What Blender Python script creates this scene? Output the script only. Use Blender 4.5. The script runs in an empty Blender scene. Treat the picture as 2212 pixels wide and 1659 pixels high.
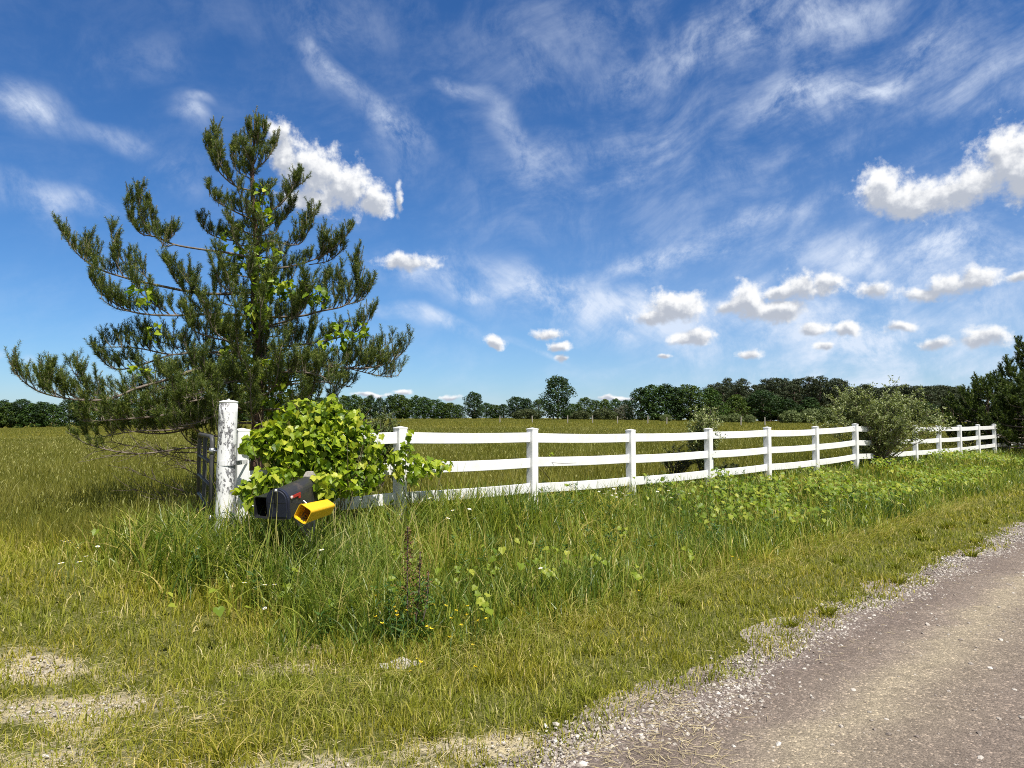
import bpy, math, random
import numpy as np
from mathutils import Vector

random.seed(7)
rng = np.random.default_rng(11)
scene = bpy.context.scene
C = scene.collection

# ------------------------------------------------------------------ camera
F = 1534.0                 # focal length in units of a 2212 px wide frame
EYE = 1.55
PITCH = math.atan((912 - 829.5) / F)
cam_d = bpy.data.cameras.new('camera')
cam = bpy.data.objects.new('camera', cam_d)
C.objects.link(cam)
cam.location = (0, 0, EYE)
cam.rotation_euler = (math.pi / 2 + PITCH, 0, 0)
cam_d.sensor_width = 36
cam_d.lens = 36 * F / 2212
cam_d.clip_start = 0.05
cam_d.clip_end = 9000
scene.camera = cam

scene.view_settings.view_transform = 'Standard'
scene.view_settings.look = 'None'
scene.view_settings.gamma = 1
scene.view_settings.exposure = 0.47
scene.view_settings.use_curve_mapping = False
cy = scene.cycles
cy.max_bounces = 6
cy.diffuse_bounces = 3
cy.transmission_bounces = 3
cy.glossy_bounces = 2
cy.sample_clamp_indirect = 6
cy.use_denoising = False
cy.filter_width = 1.0


def ray(x, y):
    a = (x - 1106) / F
    b = (829.5 - y) / F
    cp, sp = math.cos(PITCH), math.sin(PITCH)
    return np.array([a, cp - b * sp, sp + b * cp])


def at(x, y, D):
    r = ray(x, y)
    k = D / r[1]
    return np.array([r[0] * k, D, EYE + r[2] * k])


# ------------------------------------------------------------------ sun and sky
SUN_EL = math.radians(59)
SH = np.array([0.56, -0.83]); SH /= np.linalg.norm(SH)
sdir = Vector((SH[0] * math.cos(SUN_EL), SH[1] * math.cos(SUN_EL), math.sin(SUN_EL)))
sl = bpy.data.lights.new('sun', 'SUN')
sl.energy = 5.0
sl.angle = math.radians(0.5)
sl.color = (1.0, 0.955, 0.88)
sun = bpy.data.objects.new('sun', sl)
C.objects.link(sun)
sun.rotation_euler = sdir.to_track_quat('Z', 'Y').to_euler()
sun.location = (20, -20, 40)

world = bpy.data.worlds.new('World')
scene.world = world
world.use_nodes = True
nt = world.node_tree
nt.nodes.clear()
N = nt.nodes.new
L = nt.links.new
SKY_S = 0.10
w_out = N('ShaderNodeOutputWorld')
bg = N('ShaderNodeBackground')
bg.inputs['Strength'].default_value = SKY_S
L(bg.outputs[0], w_out.inputs[0])
sky = N('ShaderNodeTexSky')
sky.sky_type = 'NISHITA'
sky.sun_disc = False
sky.sun_elevation = SUN_EL
sky.sun_rotation = math.atan2(SH[0], SH[1])
sky.altitude = 200
sky.air_density = 1.0
sky.dust_density = 0.35
sky.ozone_density = 2.5


def wmath(op, a, b=None, c=None, clamp=False):
    n = N('ShaderNodeMath')
    n.operation = op
    n.use_clamp = clamp
    for i, v in enumerate((a, b, c)):
        if v is None:
            continue
        if isinstance(v, (int, float)):
            n.inputs[i].default_value = v
        else:
            L(v, n.inputs[i])
    return n.outputs[0]


def wmix(f, a, b):
    n = N('ShaderNodeMix')
    n.data_type = 'RGBA'
    for s, v in ((0, f), (6, a), (7, b)):
        if isinstance(v, (int, float)):
            n.inputs[s].default_value = v
        elif isinstance(v, tuple):
            n.inputs[s].default_value = (*v, 1)
        else:
            L(v, n.inputs[s])
    return n.outputs[2]


def wsmooth(v, a, b):
    n = N('ShaderNodeMapRange')
    n.interpolation_type = 'SMOOTHSTEP'
    L(v, n.inputs[0])
    n.inputs[1].default_value = a
    n.inputs[2].default_value = b
    return n.outputs[0]


tc = N('ShaderNodeTexCoord')
sx = N('ShaderNodeSeparateXYZ')
L(tc.outputs['Generated'], sx.inputs[0])
azn = wmath('ARCTAN2', sx.outputs[0], sx.outputs[1])
eln = wmath('ARCSINE', sx.outputs[2])
cmb = N('ShaderNodeCombineXYZ')
L(wmath('MULTIPLY', azn, 10.0), cmb.inputs[0])
L(wmath('MULTIPLY', eln, 10.0), cmb.inputs[1])
AE = cmb.outputs[0]                       # azimuth / elevation of the view direction, x10


def ae(x, y):
    r = ray(x, y)
    r = r / np.linalg.norm(r)
    return np.array([math.atan2(r[0], r[1]) * 10, math.asin(r[2]) * 10])


def wnoise(vec, scale, detail, rough=0.55, dist=0.0, rot=0.0, sc=(1, 1, 1)):
    if rot or sc != (1, 1, 1):
        m = N('ShaderNodeMapping')
        m.vector_type = 'POINT'
        m.inputs['Rotation'].default_value = (0, 0, rot)
        m.inputs['Scale'].default_value = sc
        L(vec, m.inputs[0])
        vec = m.outputs[0]
    n = N('ShaderNodeTexNoise')
    n.noise_dimensions = '2D'
    n.inputs['Scale'].default_value = scale
    n.inputs['Detail'].default_value = detail
    n.inputs['Roughness'].default_value = rough
    n.inputs['Distortion'].default_value = dist
    L(vec, n.inputs['Vector'])
    return n


def warp(vec, scale, amt, detail=2):
    n = wnoise(vec, scale, detail)
    s = N('ShaderNodeVectorMath'); s.operation = 'SUBTRACT'
    L(n.outputs['Color'], s.inputs[0]); s.inputs[1].default_value = (.5, .5, .5)
    k = N('ShaderNodeVectorMath'); k.operation = 'SCALE'
    L(s.outputs[0], k.inputs[0]); k.inputs['Scale'].default_value = amt
    a = N('ShaderNodeVectorMath'); a.operation = 'ADD'
    L(vec, a.inputs[0]); L(k.outputs[0], a.inputs[1])
    return a.outputs[0]


def local(vec, c, rad, rot=0.0):
    m = N('ShaderNodeMapping')
    m.vector_type = 'TEXTURE'
    m.inputs['Location'].default_value = (c[0], c[1], 0)
    m.inputs['Rotation'].default_value = (0, 0, rot)
    m.inputs['Scale'].default_value = (rad[0], rad[1], 1)
    L(vec, m.inputs[0])
    return m.outputs[0]


def seq(prev, vec):
    """makes the chain evaluate one element after another, which keeps the shader small"""
    if prev is None:
        return vec
    n = N('ShaderNodeVectorMath'); n.operation = 'MULTIPLY_ADD'
    L(prev, n.inputs[0]); n.inputs[1].default_value = (1e-7, 1e-7, 1e-7); L(vec, n.inputs[2])
    return n.outputs[0]


def vlen(v):
    n = N('ShaderNodeVectorMath'); n.operation = 'LENGTH'
    L(v, n.inputs[0])
    return n.outputs['Value']


# cirrus: soft fibrous streaks in the high sky
CIRRUS = [(-40, 200, 170, 262, 44, .62), (-40, 232, 140, 250, 20, .35), (150, 265, 350, 305, 22, .4), (960, 634, 1090, 645, 12, .6), (1310, 732, 1370, 736, 9, .6), (0, 765, 40, 768, 7, .6), (80, 776, 120, 778, 7, .5), (-60, 385, 290, 478, 26, .6),
          (60, 420, 110, 520, 34, .3), (355, 205, 440, 300, 24, .4), (340, 330, 450, 430, 34, .35), (380, 215, 450, 235, 10, .4), (340, 250, 440, 262, 12, .35),
          (630, 80, 760, 215, 20, .6), (700, 165, 920, 330, 30, .5), (790, 260, 930, 350, 60, .4),
          (940, 190, 1060, 205, 18, .45), (1040, 205, 1160, 330, 28, .5), (1120, 290, 1220, 410, 60, .45),
          (1140, 440, 1500, 295, 46, .36), (1280, 200, 1480, 130, 34, .3), (1380, 100, 1700, 60, 44, .4),
          (1540, 20, 1950, 15, 55, .5), (1600, 225, 1930, 195, 46, .5), (1830, 175, 1970, 222, 24, .8),
          (1880, 150, 2080, 80, 36, .5), (1960, 205, 2260, 130, 44, .3), (1100, 625, 1680, 500, 24, .7),
          (1450, 515, 1800, 420, 28, .38), (850, 560, 1420, 700, 60, .7), (1230, 640, 1620, 770, 60, .65),
          (800, 668, 1070, 732, 20, .75), (1060, 728, 1220, 768, 8, .5), (1700, 560, 2260, 480, 50, .42),
          (1760, 600, 2260, 560, 70, .55), (1500, 700, 2260, 640, 70, .5), (1450, 810, 2260, 740, 80, .6),
          (500, 20, 900, 60, 60, .18), (780, 560, 1010, 600, 44, .4), (1000, 100, 1400, 130, 80, .2), (1900, 460, 2260, 420, 60, .2), (1500, 560, 1750, 520, 30, .4), (150, 110, 420, 130, 40, .12)]
WP = warp(AE, 0.8, 0.55, 1)
acc = None
acc2 = None
for x1, y1, x2, y2, w, st in sorted(CIRRUS, key=lambda q: q[3] < q[1]):
    p, q = ae(x1, y1), ae(x2, y2)
    c = (p + q) / 2
    d = q - p
    hl = np.linalg.norm(d) / 2 * 1.35
    hw = w / F * 10 * 1.55
    rising = y2 < y1
    r = vlen(local(seq(acc2 if rising and acc2 is not None else acc, WP), c, (hl, hw), math.atan2(d[1], d[0])))
    n = N('ShaderNodeMapRange'); n.interpolation_type = 'SMOOTHSTEP'
    L(r, n.inputs[0]); n.inputs[1].default_value = 0.0; n.inputs[2].default_value = 1.0
    n.inputs[3].default_value = st; n.inputs[4].default_value = 0.0
    if rising:
        acc2 = n.outputs[0] if acc2 is None else wmath('ADD', acc2, n.outputs[0])
    else:
        acc = n.outputs[0] if acc is None else wmath('ADD', acc, n.outputs[0])
WF = warp(AE, 0.45, 0.9, 1)


def fibres(deg):
    m = N('ShaderNodeMapping'); m.vector_type = 'TEXTURE'
    m.inputs['Rotation'].default_value = (0, 0, math.radians(deg))
    m.inputs['Scale'].default_value = (2.2, 0.85, 1)
    L(WF, m.inputs[0])
    return wnoise(m.outputs[0], 1.9, 9, 0.60).outputs['Fac']


fa, fb = fibres(-42), fibres(17)
blot = wnoise(WP, 1.1, 9, 0.68).outputs['Fac']
ga = wmath('MULTIPLY', wsmooth(fa, 0.10, 0.90), wsmooth(blot, 0.24, 0.66))
gb = wmath('MULTIPLY', wsmooth(fb, 0.10, 0.90), wsmooth(blot, 0.24, 0.66))
veil = wmath('MULTIPLY', wsmooth(fb, 0.25, 0.85), wsmooth(blot, 0.28, 0.66))
side = wsmooth(azn, -0.35, 0.55)
low = wsmooth(eln, 0.42, 0.02)
cir = wmath('ADD', wmath('MULTIPLY', acc, ga), wmath('MULTIPLY', acc2, gb))
cir = wmath('ADD', wmath('MULTIPLY', cir, 1.65), wmath('MULTIPLY', veil, wmath('ADD', 0.10, wmath('MULTIPLY', side, 0.30))))
cir = wmath('ADD', cir, wmath('MULTIPLY', wmath('MULTIPLY', low, side), 0.22))
cir = wmath('MINIMUM', cir, 1.0)
cir = wmath('MULTIPLY', cir, 0.84)

# cumulus: lumpy bodies, bright above and grey below
CUMULUS = [(603, 287, 26, 30), (618, 335, 38, 45), (675, 372, 78, 56), (745, 410, 84, 54), (690, 432, 80, 30),
           (810, 440, 52, 28), (858, 432, 11, 36),
           (1905, 412, 46, 50), (1960, 432, 62, 38), (2050, 420, 62, 36), (2120, 388, 52, 42), (2190, 345, 60, 66),
           (2240, 395, 70, 46), (1455, 662, 66, 38), (1408, 688, 42, 19), (1495, 728, 46, 17),
           (1615, 648, 46, 42), (1688, 672, 60, 26), (1578, 668, 38, 22), (1728, 618, 38, 32), (1785, 612, 42, 22),
           (1690, 632, 38, 18), (1882, 625, 34, 18), (1995, 637, 52, 19), (2052, 614, 44, 26), (2112, 598, 38, 24),
           (885, 566, 66, 19), (1178, 722, 38, 16), (1205, 750, 25, 11),
           (1216, 772, 16, 10), (1072, 738, 26, 14), (1436, 772, 20, 9), (1615, 764, 28, 11),
           (1785, 746, 20, 10), (1752, 709, 32, 14), (1832, 711, 27, 17), (1938, 709, 30, 12), (2022, 743, 38, 14),
           (2128, 729, 38, 21), (2205, 597, 24, 12), (875, 846, 20, 9), (970, 859, 30, 7), (805, 852, 40, 6),
           (1330, 862, 55, 6), ]
AE2 = warp(AE, 2.2, 0.16, 2)
m1 = m2 = None
for x, y, rx, ry in CUMULUS:
    c = ae(x, y)
    v = local(seq(m2, AE2), c, (rx / F * 10 * 1.12, ry / F * 10 * 1.08))
    r1 = vlen(v)
    a = N('ShaderNodeVectorMath'); a.operation = 'ADD'
    L(v, a.inputs[0]); a.inputs[1].default_value = (0.12, 0.62, 0)
    r2 = vlen(a.outputs[0])
    m1 = r1 if m1 is None else wmath('SMOOTH_MIN', m1, r1, 0.18)
    m2 = r2 if m2 is None else wmath('SMOOTH_MIN', m2, r2, 0.3)
puff = wnoise(AE, 2.9, 9, 0.55).outputs['Fac']
sh = N('ShaderNodeVectorMath'); sh.operation = 'ADD'
L(AE, sh.inputs[0]); sh.inputs[1].default_value = (0.05, 0.10, 0)
puff2 = wnoise(sh.outputs[0], 2.9, 4, 0.5).outputs['Fac']
fluff = wnoise(AE, 9.0, 5, 0.6).outputs['Fac']
body = wmath('ADD', wmath('SUBTRACT', 1.0, m1), wmath('ADD', wmath('MULTIPLY', wmath('SUBTRACT', puff, 0.5), 1.3), wmath('MULTIPLY', wmath('SUBTRACT', fluff, 0.5), 0.7)))
alpha = wsmooth(body, -0.08, 0.58)
top = wsmooth(wmath('ADD', wmath('ADD', m2, wmath('MULTIPLY', wmath('SUBTRACT', fluff, 0.5), 0.5)), wmath('MULTIPLY', wmath('SUBTRACT', puff, puff2), 1.7)), 0.30, 1.15)

# light scattered by the clouds, as radiance over the background strength
tint = N('ShaderNodeMix'); tint.data_type = 'RGBA'; tint.blend_type = 'MULTIPLY'
tint.inputs[0].default_value = 1.0
L(sky.outputs[0], tint.inputs[6]); tint.inputs[7].default_value = (0.43, 0.70, 0.95, 1)
sc3 = N('ShaderNodeSeparateColor'); L(tint.outputs[2], sc3.inputs[0])
cc3 = N('ShaderNodeCombineColor')
L(wmath('MULTIPLY', wmath('POWER', sc3.outputs[0], 1.32), 0.84), cc3.inputs[0])
L(wmath('MULTIPLY', wmath('POWER', sc3.outputs[1], 1.12), 0.79), cc3.inputs[1])
L(wmath('MULTIPLY', sc3.outputs[2], 0.95), cc3.inputs[2])
skyc = cc3.outputs[0]
k = 1 / SKY_S
over = wmath('MAXIMUM', wsmooth(eln, 0.62, 0.85), wsmooth(wmath('ABSOLUTE', azn), 0.95, 1.5))  # unseen grey veil added overhead and behind the camera, neutral fill for blue shadows
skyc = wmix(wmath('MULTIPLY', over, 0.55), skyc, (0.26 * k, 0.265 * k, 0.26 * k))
cirmix = wmix(cir, skyc, (0.58 * k, 0.64 * k, 0.74 * k))
cumc = wmix(top, (0.36 * k, 0.39 * k, 0.45 * k), (0.74 * k, 0.745 * k, 0.75 * k))
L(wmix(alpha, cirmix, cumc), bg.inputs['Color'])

# ------------------------------------------------------------------ helpers
U = np.array([0.7169, 0.6972])      # along the fence and the road
NN = np.array([-0.6972, 0.7169])    # across, from the camera towards the field


def perp(X, Y):
    return NN[0] * X + NN[1] * Y


def along(X, Y):
    return U[0] * X + U[1] * Y


def xy(a, p):
    return U * a + NN * p


def sstep(v, a, b):
    t = np.clip((v - a) / (b - a), 0, 1)
    return t * t * (3 - 2 * t)


def _h(i, j, s):
    v = np.sin(i * 127.1 + j * 311.7 + s * 74.7) * 43758.5453
    return v - np.floor(v)


def vnoise(X, Y, scale, s=0.0, octv=3):
    out = 0; amp = 1; tot = 0
    for o in range(octv):
        x = np.asarray(X) * scale * 2 ** o + 17.3 * o; y = np.asarray(Y) * scale * 2 ** o - 9.1 * o
        i, j = np.floor(x), np.floor(y)
        fx, fy = x - i, y - j
        fx = fx * fx * (3 - 2 * fx); fy = fy * fy * (3 - 2 * fy)
        v = (_h(i, j, s) * (1 - fx) + _h(i + 1, j, s) * fx) * (1 - fy) + (_h(i, j + 1, s) * (1 - fx) + _h(i + 1, j + 1, s) * fx) * fy
        out = out + v * amp; tot += amp; amp *= .5
    return out / tot


def ground(X, Y):
    X = np.asarray(X, float); Y = np.asarray(Y, float)
    p = perp(X, Y)
    z = 0.0 + 0.03 * sstep(p, 2.4, 3.6) - 0.05 * sstep(p, 3.7, 4.8) + 0.32 * sstep(p, 4.8, 7.3)
    z = z + (vnoise(X, Y, 1.3, 3) - .5) * 0.05 * sstep(p, 2.4, 3.4) * np.clip(30 / (np.abs(Y) + 1), 0, 1)
    t = np.clip(X / np.maximum(Y, 1.0), -1.2, 1.2)
    zf = np.interp(t, [-1.0, -0.72, -0.58, -0.4, -0.2, 0.0, 0.2, 0.35, 0.6, 1.2],
                   [-0.3, -0.15, 0.5, 1.7, 2.45, 2.6, 2.3, 1.75, 1.45, 1.2])
    w = np.clip(Y / 225.0, 0, 1.3) * sstep(p, 7.3, 14)
    return z + (zf - 0.3) * w


def hit(x, y, h=0.0):
    r = ray(x, y)
    lo, t = 0.5, 1.0
    while t < 400:
        P = np.array([0, 0, EYE]) + r * t
        if P[2] <= float(ground(P[0], P[1])) + h:
            break
        lo = t
        t *= 1.01
    a, b = lo, t
    for _ in range(20):
        m = (a + b) / 2
        P = np.array([0, 0, EYE]) + r * m
        if P[2] <= float(ground(P[0], P[1])) + h:
            b = m
        else:
            a = m
    return np.array([0, 0, EYE]) + r * b


# drive entrance: where the tall grass starts
_bx = [-30, -15, -9, -5.6, -3.4, -1.96, -0.9, -0.4]
_by = [17, 12.2, 9.5, 7.55, 6.2, 5.25, 4.55, 4.55]


def tallness(X, Y):
    yb = np.where(X < -0.4, np.interp(X, _bx, _by), (3.56 + 0.6972 * X) / 0.7169)
    d = (Y - yb) * 0.75 + (vnoise(X, Y, 1.2, 5) - .5) * 0.5
    rs = sstep(X, -.2, 1.5)      # a cleaner mown edge along the road
    return sstep(d + (vnoise(X, Y, 2.6, 6) - .5) * (.7 - .35 * rs), -0.30 + .15 * rs, 0.65 - .3 * rs), d


BARE = [(-2.35, 3.95, .65, .30, 1), (-2.9, 4.5, .6, .25, .9), (-1.9, 3.7, .4, .3, .7), (-2.0, 3.25, .5, .25, .8),
        (-0.95, 3.15, .35, .25, .9), (-0.1, 3.45, .45, .18, .9), (-1.4, 4.55, .45, .2, .55), (-1.35, 5.0, .4, .12, .6),
        (-2.6, 5.3, .7, .15, .3), (-1.5, 3.05, .3, .2, .9), (-0.35, 3.15, .3, .2, 1)]


def bareness(X, Y):
    p = perp(X, Y)
    n = vnoise(X, Y, 1.6, 8)
    b = 1 - sstep(p + (n - .5) * 0.8, 2.08, 2.5)
    for bx, by, rx, ry, s in BARE:
        r = ((X - bx) / rx) ** 2 + ((Y - by) / ry) ** 2
        b = np.maximum(b, s * np.exp(-r * 0.8) * (0.2 + 1.1 * vnoise(X, Y, 4, 12)))
    return np.clip(b, 0, 1)


def new_mesh(name, V, faces, mat, parent=None, attrs=None, smooth=False):
    """V (n,3); faces: list of int arrays (m,k)."""
    me = bpy.data.meshes.new(name)
    V = np.ascontiguousarray(V, dtype=np.float32)
    faces = [np.asarray(f, dtype=np.int32) for f in faces if len(f)]
    me.vertices.add(len(V))
    me.vertices.foreach_set('co', V.ravel())
    nl = sum(f.size for f in faces); npoly = sum(len(f) for f in faces)
    me.loops.add(nl)
    me.loops.foreach_set('vertex_index', np.concatenate([f.ravel() for f in faces]))
    me.polygons.add(npoly)
    st, off = [], 0
    for f in faces:
        st.append(np.arange(len(f), dtype=np.int32) * f.shape[1] + off)
        off += f.size
    me.polygons.foreach_set('loop_start', np.concatenate(st))
    me.polygons.foreach_set('use_smooth', np.full(npoly, bool(smooth)))
    for k_, v_ in (attrs or {}).items():
        a_ = me.attributes.new(k_, 'FLOAT', 'POINT')
        a_.data.foreach_set('value', np.ascontiguousarray(v_, dtype=np.float32))
    me.update(calc_edges=True)
    me.validate(verbose=False)
    o = bpy.data.objects.new(name, me)
    C.objects.link(o)
    if mat:
        me.materials.append(mat)
    if parent:
        o.parent = parent
    return o


class MB:
    """collects pieces into ONE mesh"""
    def __init__(s):
        s.v, s.f, s.n, s.t = [], {}, 0, []

    def add(s, V, faces, tint=0.5):
        V = np.asarray(V, float)
        for f in faces:
            f = np.asarray(f, int)
            if f.ndim == 1:
                f = f[None]
            s.f.setdefault(f.shape[1], []).append(f + s.n)
        s.v.append(V); s.n += len(V)
        s.t.append(np.full(len(V), tint) if np.isscalar(tint) else tint)

    def box(s, c, size, axes=None, tint=.5, bevel=0.0):
        ax = np.eye(3) if axes is None else np.array(axes, float)
        hx, hy, hz = [q / 2 for q in size]
        c = np.asarray(c, float)
        if bevel <= 0:
            P = np.array([[i, j, k_] for k_ in (-hz, hz) for j in (-hy, hy) for i in (-hx, hx)])
            Fq = [[0, 2, 3, 1], [4, 5, 7, 6], [0, 1, 5, 4], [2, 6, 7, 3], [0, 4, 6, 2], [1, 3, 7, 5]]
            s.add(P @ ax + c, [np.array(Fq)], tint)
        else:
            b = bevel
            ring = [(-hx + b, -hy), (hx - b, -hy), (hx, -hy + b), (hx, hy - b), (hx - b, hy), (-hx + b, hy), (-hx, hy - b), (-hx, -hy + b)]
            P = []
            for z, k_ in ((-hz, b), (-hz + b, 0), (hz - b, 0), (hz, b)):
                for x, y in ring:
                    P.append((x - np.sign(x) * k_ * .7, y - np.sign(y) * k_ * .7, z))
            Fq = []
            for l in range(3):
                for i in range(8):
                    j = (i + 1) % 8
                    Fq.append([l * 8 + i, l * 8 + j, l * 8 + 8 + j, l * 8 + 8 + i])
            s.add(np.array(P) @ ax + c, [np.array(Fq), np.array([[7, 6, 5, 4, 3, 2, 1, 0]]), np.array([[24 + i for i in range(8)]])], tint)

    def tube(s, pts, rad, sides=8, tint=.5, cap=True):
        pts = np.asarray(pts, float)
        n = len(pts)
        rad = np.full(n, rad) if np.isscalar(rad) else np.asarray(rad, float)
        T = np.gradient(pts, axis=0)
        T /= np.linalg.norm(T, axis=1)[:, None] + 1e-9
        up = np.array([0, 0, 1.0]) if abs(T[0][2]) < .9 else np.array([1.0, 0, 0])
        V = []
        a = np.cross(up, T[0]); a /= np.linalg.norm(a)
        ang = np.linspace(0, 2 * math.pi, sides, endpoint=False)
        for i in range(n):
            a = a - T[i] * np.dot(a, T[i]); a /= np.linalg.norm(a) + 1e-9
            b = np.cross(T[i], a)
            V.append(pts[i] + rad[i] * (np.cos(ang)[:, None] * a + np.sin(ang)[:, None] * b))
        V = np.concatenate(V)
        i = np.arange(n - 1)[:, None] * sides
        j = np.arange(sides)[None]
        j2 = (j + 1) % sides
        Q = np.stack([i + j, i + j2, i + sides + j2, i + sides + j], -1).reshape(-1, 4)
        fs = [Q]
        if cap:
            fs += [np.arange(sides)[::-1][None], (np.arange(sides) + (n - 1) * sides)[None]]
        s.add(V, fs, tint)

    def loft(s, rings, cap0=True, cap1=True, tint=.5):
        k_ = len(rings[0]); V = np.concatenate(rings)
        Q = []
        for l in range(len(rings) - 1):
            for i in range(k_):
                j = (i + 1) % k_
                Q.append([l * k_ + i, l * k_ + j, (l + 1) * k_ + j, (l + 1) * k_ + i])
        fs = [np.array(Q)]
        if cap0: fs.append(np.arange(k_)[::-1][None])
        if cap1: fs.append((np.arange(k_) + (len(rings) - 1) * k_)[None])
        s.add(V, fs, tint)

    def scatter(s, tv, tfs, pos, R, sc, tint):
        """template verts tv (k,3), faces, at N positions with rotation rows R (N,3,3)"""
        Np, k_ = len(pos), len(tv)
        if Np == 0:
            return
        sc = np.asarray(sc)
        if sc.ndim == 1:
            sc = sc[:, None]
        loc = tv[None] * sc[:, None, :] if sc.shape[1] == 3 else tv[None] * sc[:, :, None]
        V = np.einsum('nki,nij->nkj', loc, R) + pos[:, None]
        off = (np.arange(Np) * k_)[:, None, None]
        s.add(V.reshape(-1, 3), [(np.asarray(f)[None] + off).reshape(-1, np.asarray(f).shape[1]) for f in tfs],
              np.repeat(tint, k_))

    def build(s, name, mat, parent=None, smooth=False):
        return new_mesh(name, np.concatenate(s.v), [np.concatenate(f) for f in s.f.values()], mat, parent,
                        {'tint': np.concatenate(s.t)}, smooth)


def empty(name, loc, label=None, cat=None, group=None):
    o = bpy.data.objects.new(name, None)
    C.objects.link(o)
    o.location = tuple(float(q) for q in loc)
    o.empty_display_size = .2
    tag(o, label, cat, group)
    return o


def tag(o, label=None, cat=None, group=None, kind=None):
    if label: o['label'] = label
    if cat: o['category'] = cat
    if group: o['group'] = group
    if kind: o['kind'] = kind
    return o


def shift(mb, root):
    """vertices collected in world space, made relative to their root"""
    o = np.array(root.location)
    mb.v = [v - o for v in mb.v]
    return mb


def copy_tree(o, parent=None):
    c = o.copy(); C.objects.link(c)
    if parent: c.parent = parent
    for ch in list(o.children):
        copy_tree(ch, c)
    return c


def rotm(yaw, pitch, roll):
    """row-vector rotation matrices: x side, y length, z normal"""
    cyw, syw = np.cos(yaw), np.sin(yaw); cp, sp = np.cos(pitch), np.sin(pitch); cr, sr = np.cos(roll), np.sin(roll)
    o, z = np.ones_like(yaw), np.zeros_like(yaw)
    Rz = np.stack([cyw, syw, z, -syw, cyw, z, z, z, o], -1).reshape(-1, 3, 3)
    Rx = np.stack([o, z, z, z, cp, sp, z, -sp, cp], -1).reshape(-1, 3, 3)
    Ry = np.stack([cr, z, -sr, z, o, z, sr, z, cr], -1).reshape(-1, 3, 3)
    return Ry @ Rx @ Rz


def frames_from_normals(nrm, spin):
    nrm = nrm / (np.linalg.norm(nrm, axis=1)[:, None] + 1e-9)
    down = np.tile(np.array([0, 0, -1.0]), (len(nrm), 1)) + rng.normal(0, .12, (len(nrm), 3))
    y = down - nrm * (down * nrm).sum(1)[:, None]
    y /= np.linalg.norm(y, axis=1)[:, None] + 1e-9
    x = np.cross(y, nrm)
    c, s_ = np.cos(spin)[:, None], np.sin(spin)[:, None]
    return np.stack([x * c + y * s_, -x * s_ + y * c, nrm], 1)


# ------------------------------------------------------------------ materials
def new_mat(name):
    m = bpy.data.materials.new(name)
    m.use_nodes = True
    t = m.node_tree
    b = t.nodes['Principled BSDF']
    return m, t, b


def ramp(t, fac, stops, interp='LINEAR'):
    r = t.nodes.new('ShaderNodeValToRGB')
    r.color_ramp.interpolation = interp
    while len(r.color_ramp.elements) > 1:
        r.color_ramp.elements.remove(r.color_ramp.elements[0])
    for i, (p, c) in enumerate(stops):
        e = r.color_ramp.elements[0] if i == 0 else r.color_ramp.elements.new(p)
        e.position = p
        e.color = (*c, 1)
    t.links.new(fac, r.inputs[0])
    return r.outputs[0]


def tnoise(t, scale, detail=4, rough=.55, vec=None, color=False, dim='3D'):
    n = t.nodes.new('ShaderNodeTexNoise')
    n.noise_dimensions = dim
    n.inputs['Scale'].default_value = scale
    n.inputs['Detail'].default_value = detail
    n.inputs['Roughness'].default_value = rough
    if vec: t.links.new(vec, n.inputs['Vector'])
    return n.outputs['Color' if color else 'Fac']


def tmath(t, op, a, b=None, clamp=False):
    n = t.nodes.new('ShaderNodeMath'); n.operation = op; n.use_clamp = clamp
    for i, v in enumerate((a, b)):
        if v is None: continue
        if isinstance(v, (int, float)): n.inputs[i].default_value = v
        else: t.links.new(v, n.inputs[i])
    return n.outputs[0]


def tmix(t, f, a, b, mode='MIX'):
    n = t.nodes.new('ShaderNodeMix'); n.data_type = 'RGBA'; n.blend_type = mode
    for s_, v in ((0, f), (6, a), (7, b)):
        if isinstance(v, (int, float)): n.inputs[s_].default_value = v
        elif isinstance(v, tuple): n.inputs[s_].default_value = (*v, 1)
        else: t.links.new(v, n.inputs[s_])
    return n.outputs[2]


def attr(t, name):
    n = t.nodes.new('ShaderNodeAttribute'); n.attribute_name = name
    return n.outputs['Fac']


def geopos(t):
    return t.nodes.new('ShaderNodeNewGeometry').outputs['Position']


def bump(t, b, h, strength=.3, dist=.01):
    n = t.nodes.new('ShaderNodeBump')
    n.inputs['Strength'].default_value = strength
    n.inputs['Distance'].default_value = dist
    t.links.new(h, n.inputs['Height'])
    t.links.new(n.outputs[0], b.inputs['Normal'])


def leaf_mat(name, stops, trans=.35, rough=.5, patch=None, tcol=(1.25, 1.35, .6), spec=.3):
    m, t, b = new_mat(name)
    col = ramp(t, attr(t, 'tint'), stops)
    if patch:
        pn = tnoise(t, patch[0], 3, .6, geopos(t))
        col = tmix(t, ramp(t, pn, [(.38, (0, 0, 0)), (.62, (1, 1, 1))]), col, tmix(t, 1.0, col, patch[1], 'MULTIPLY'))
    t.links.new(col, b.inputs['Base Color'])
    b.inputs['Roughness'].default_value = rough
    b.inputs['Specular IOR Level'].default_value = spec
    tr = t.nodes.new('ShaderNodeBsdfTranslucent')
    t.links.new(tmix(t, 1.0, col, tcol, 'MULTIPLY'), tr.inputs[0])
    mx = t.nodes.new('ShaderNodeMixShader')
    mx.inputs[0].default_value = trans
    t.links.new(b.outputs[0], mx.inputs[1]); t.links.new(tr.outputs[0], mx.inputs[2])
    t.links.new(mx.outputs[0], t.nodes['Material Output'].inputs[0])
    return m


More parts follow.
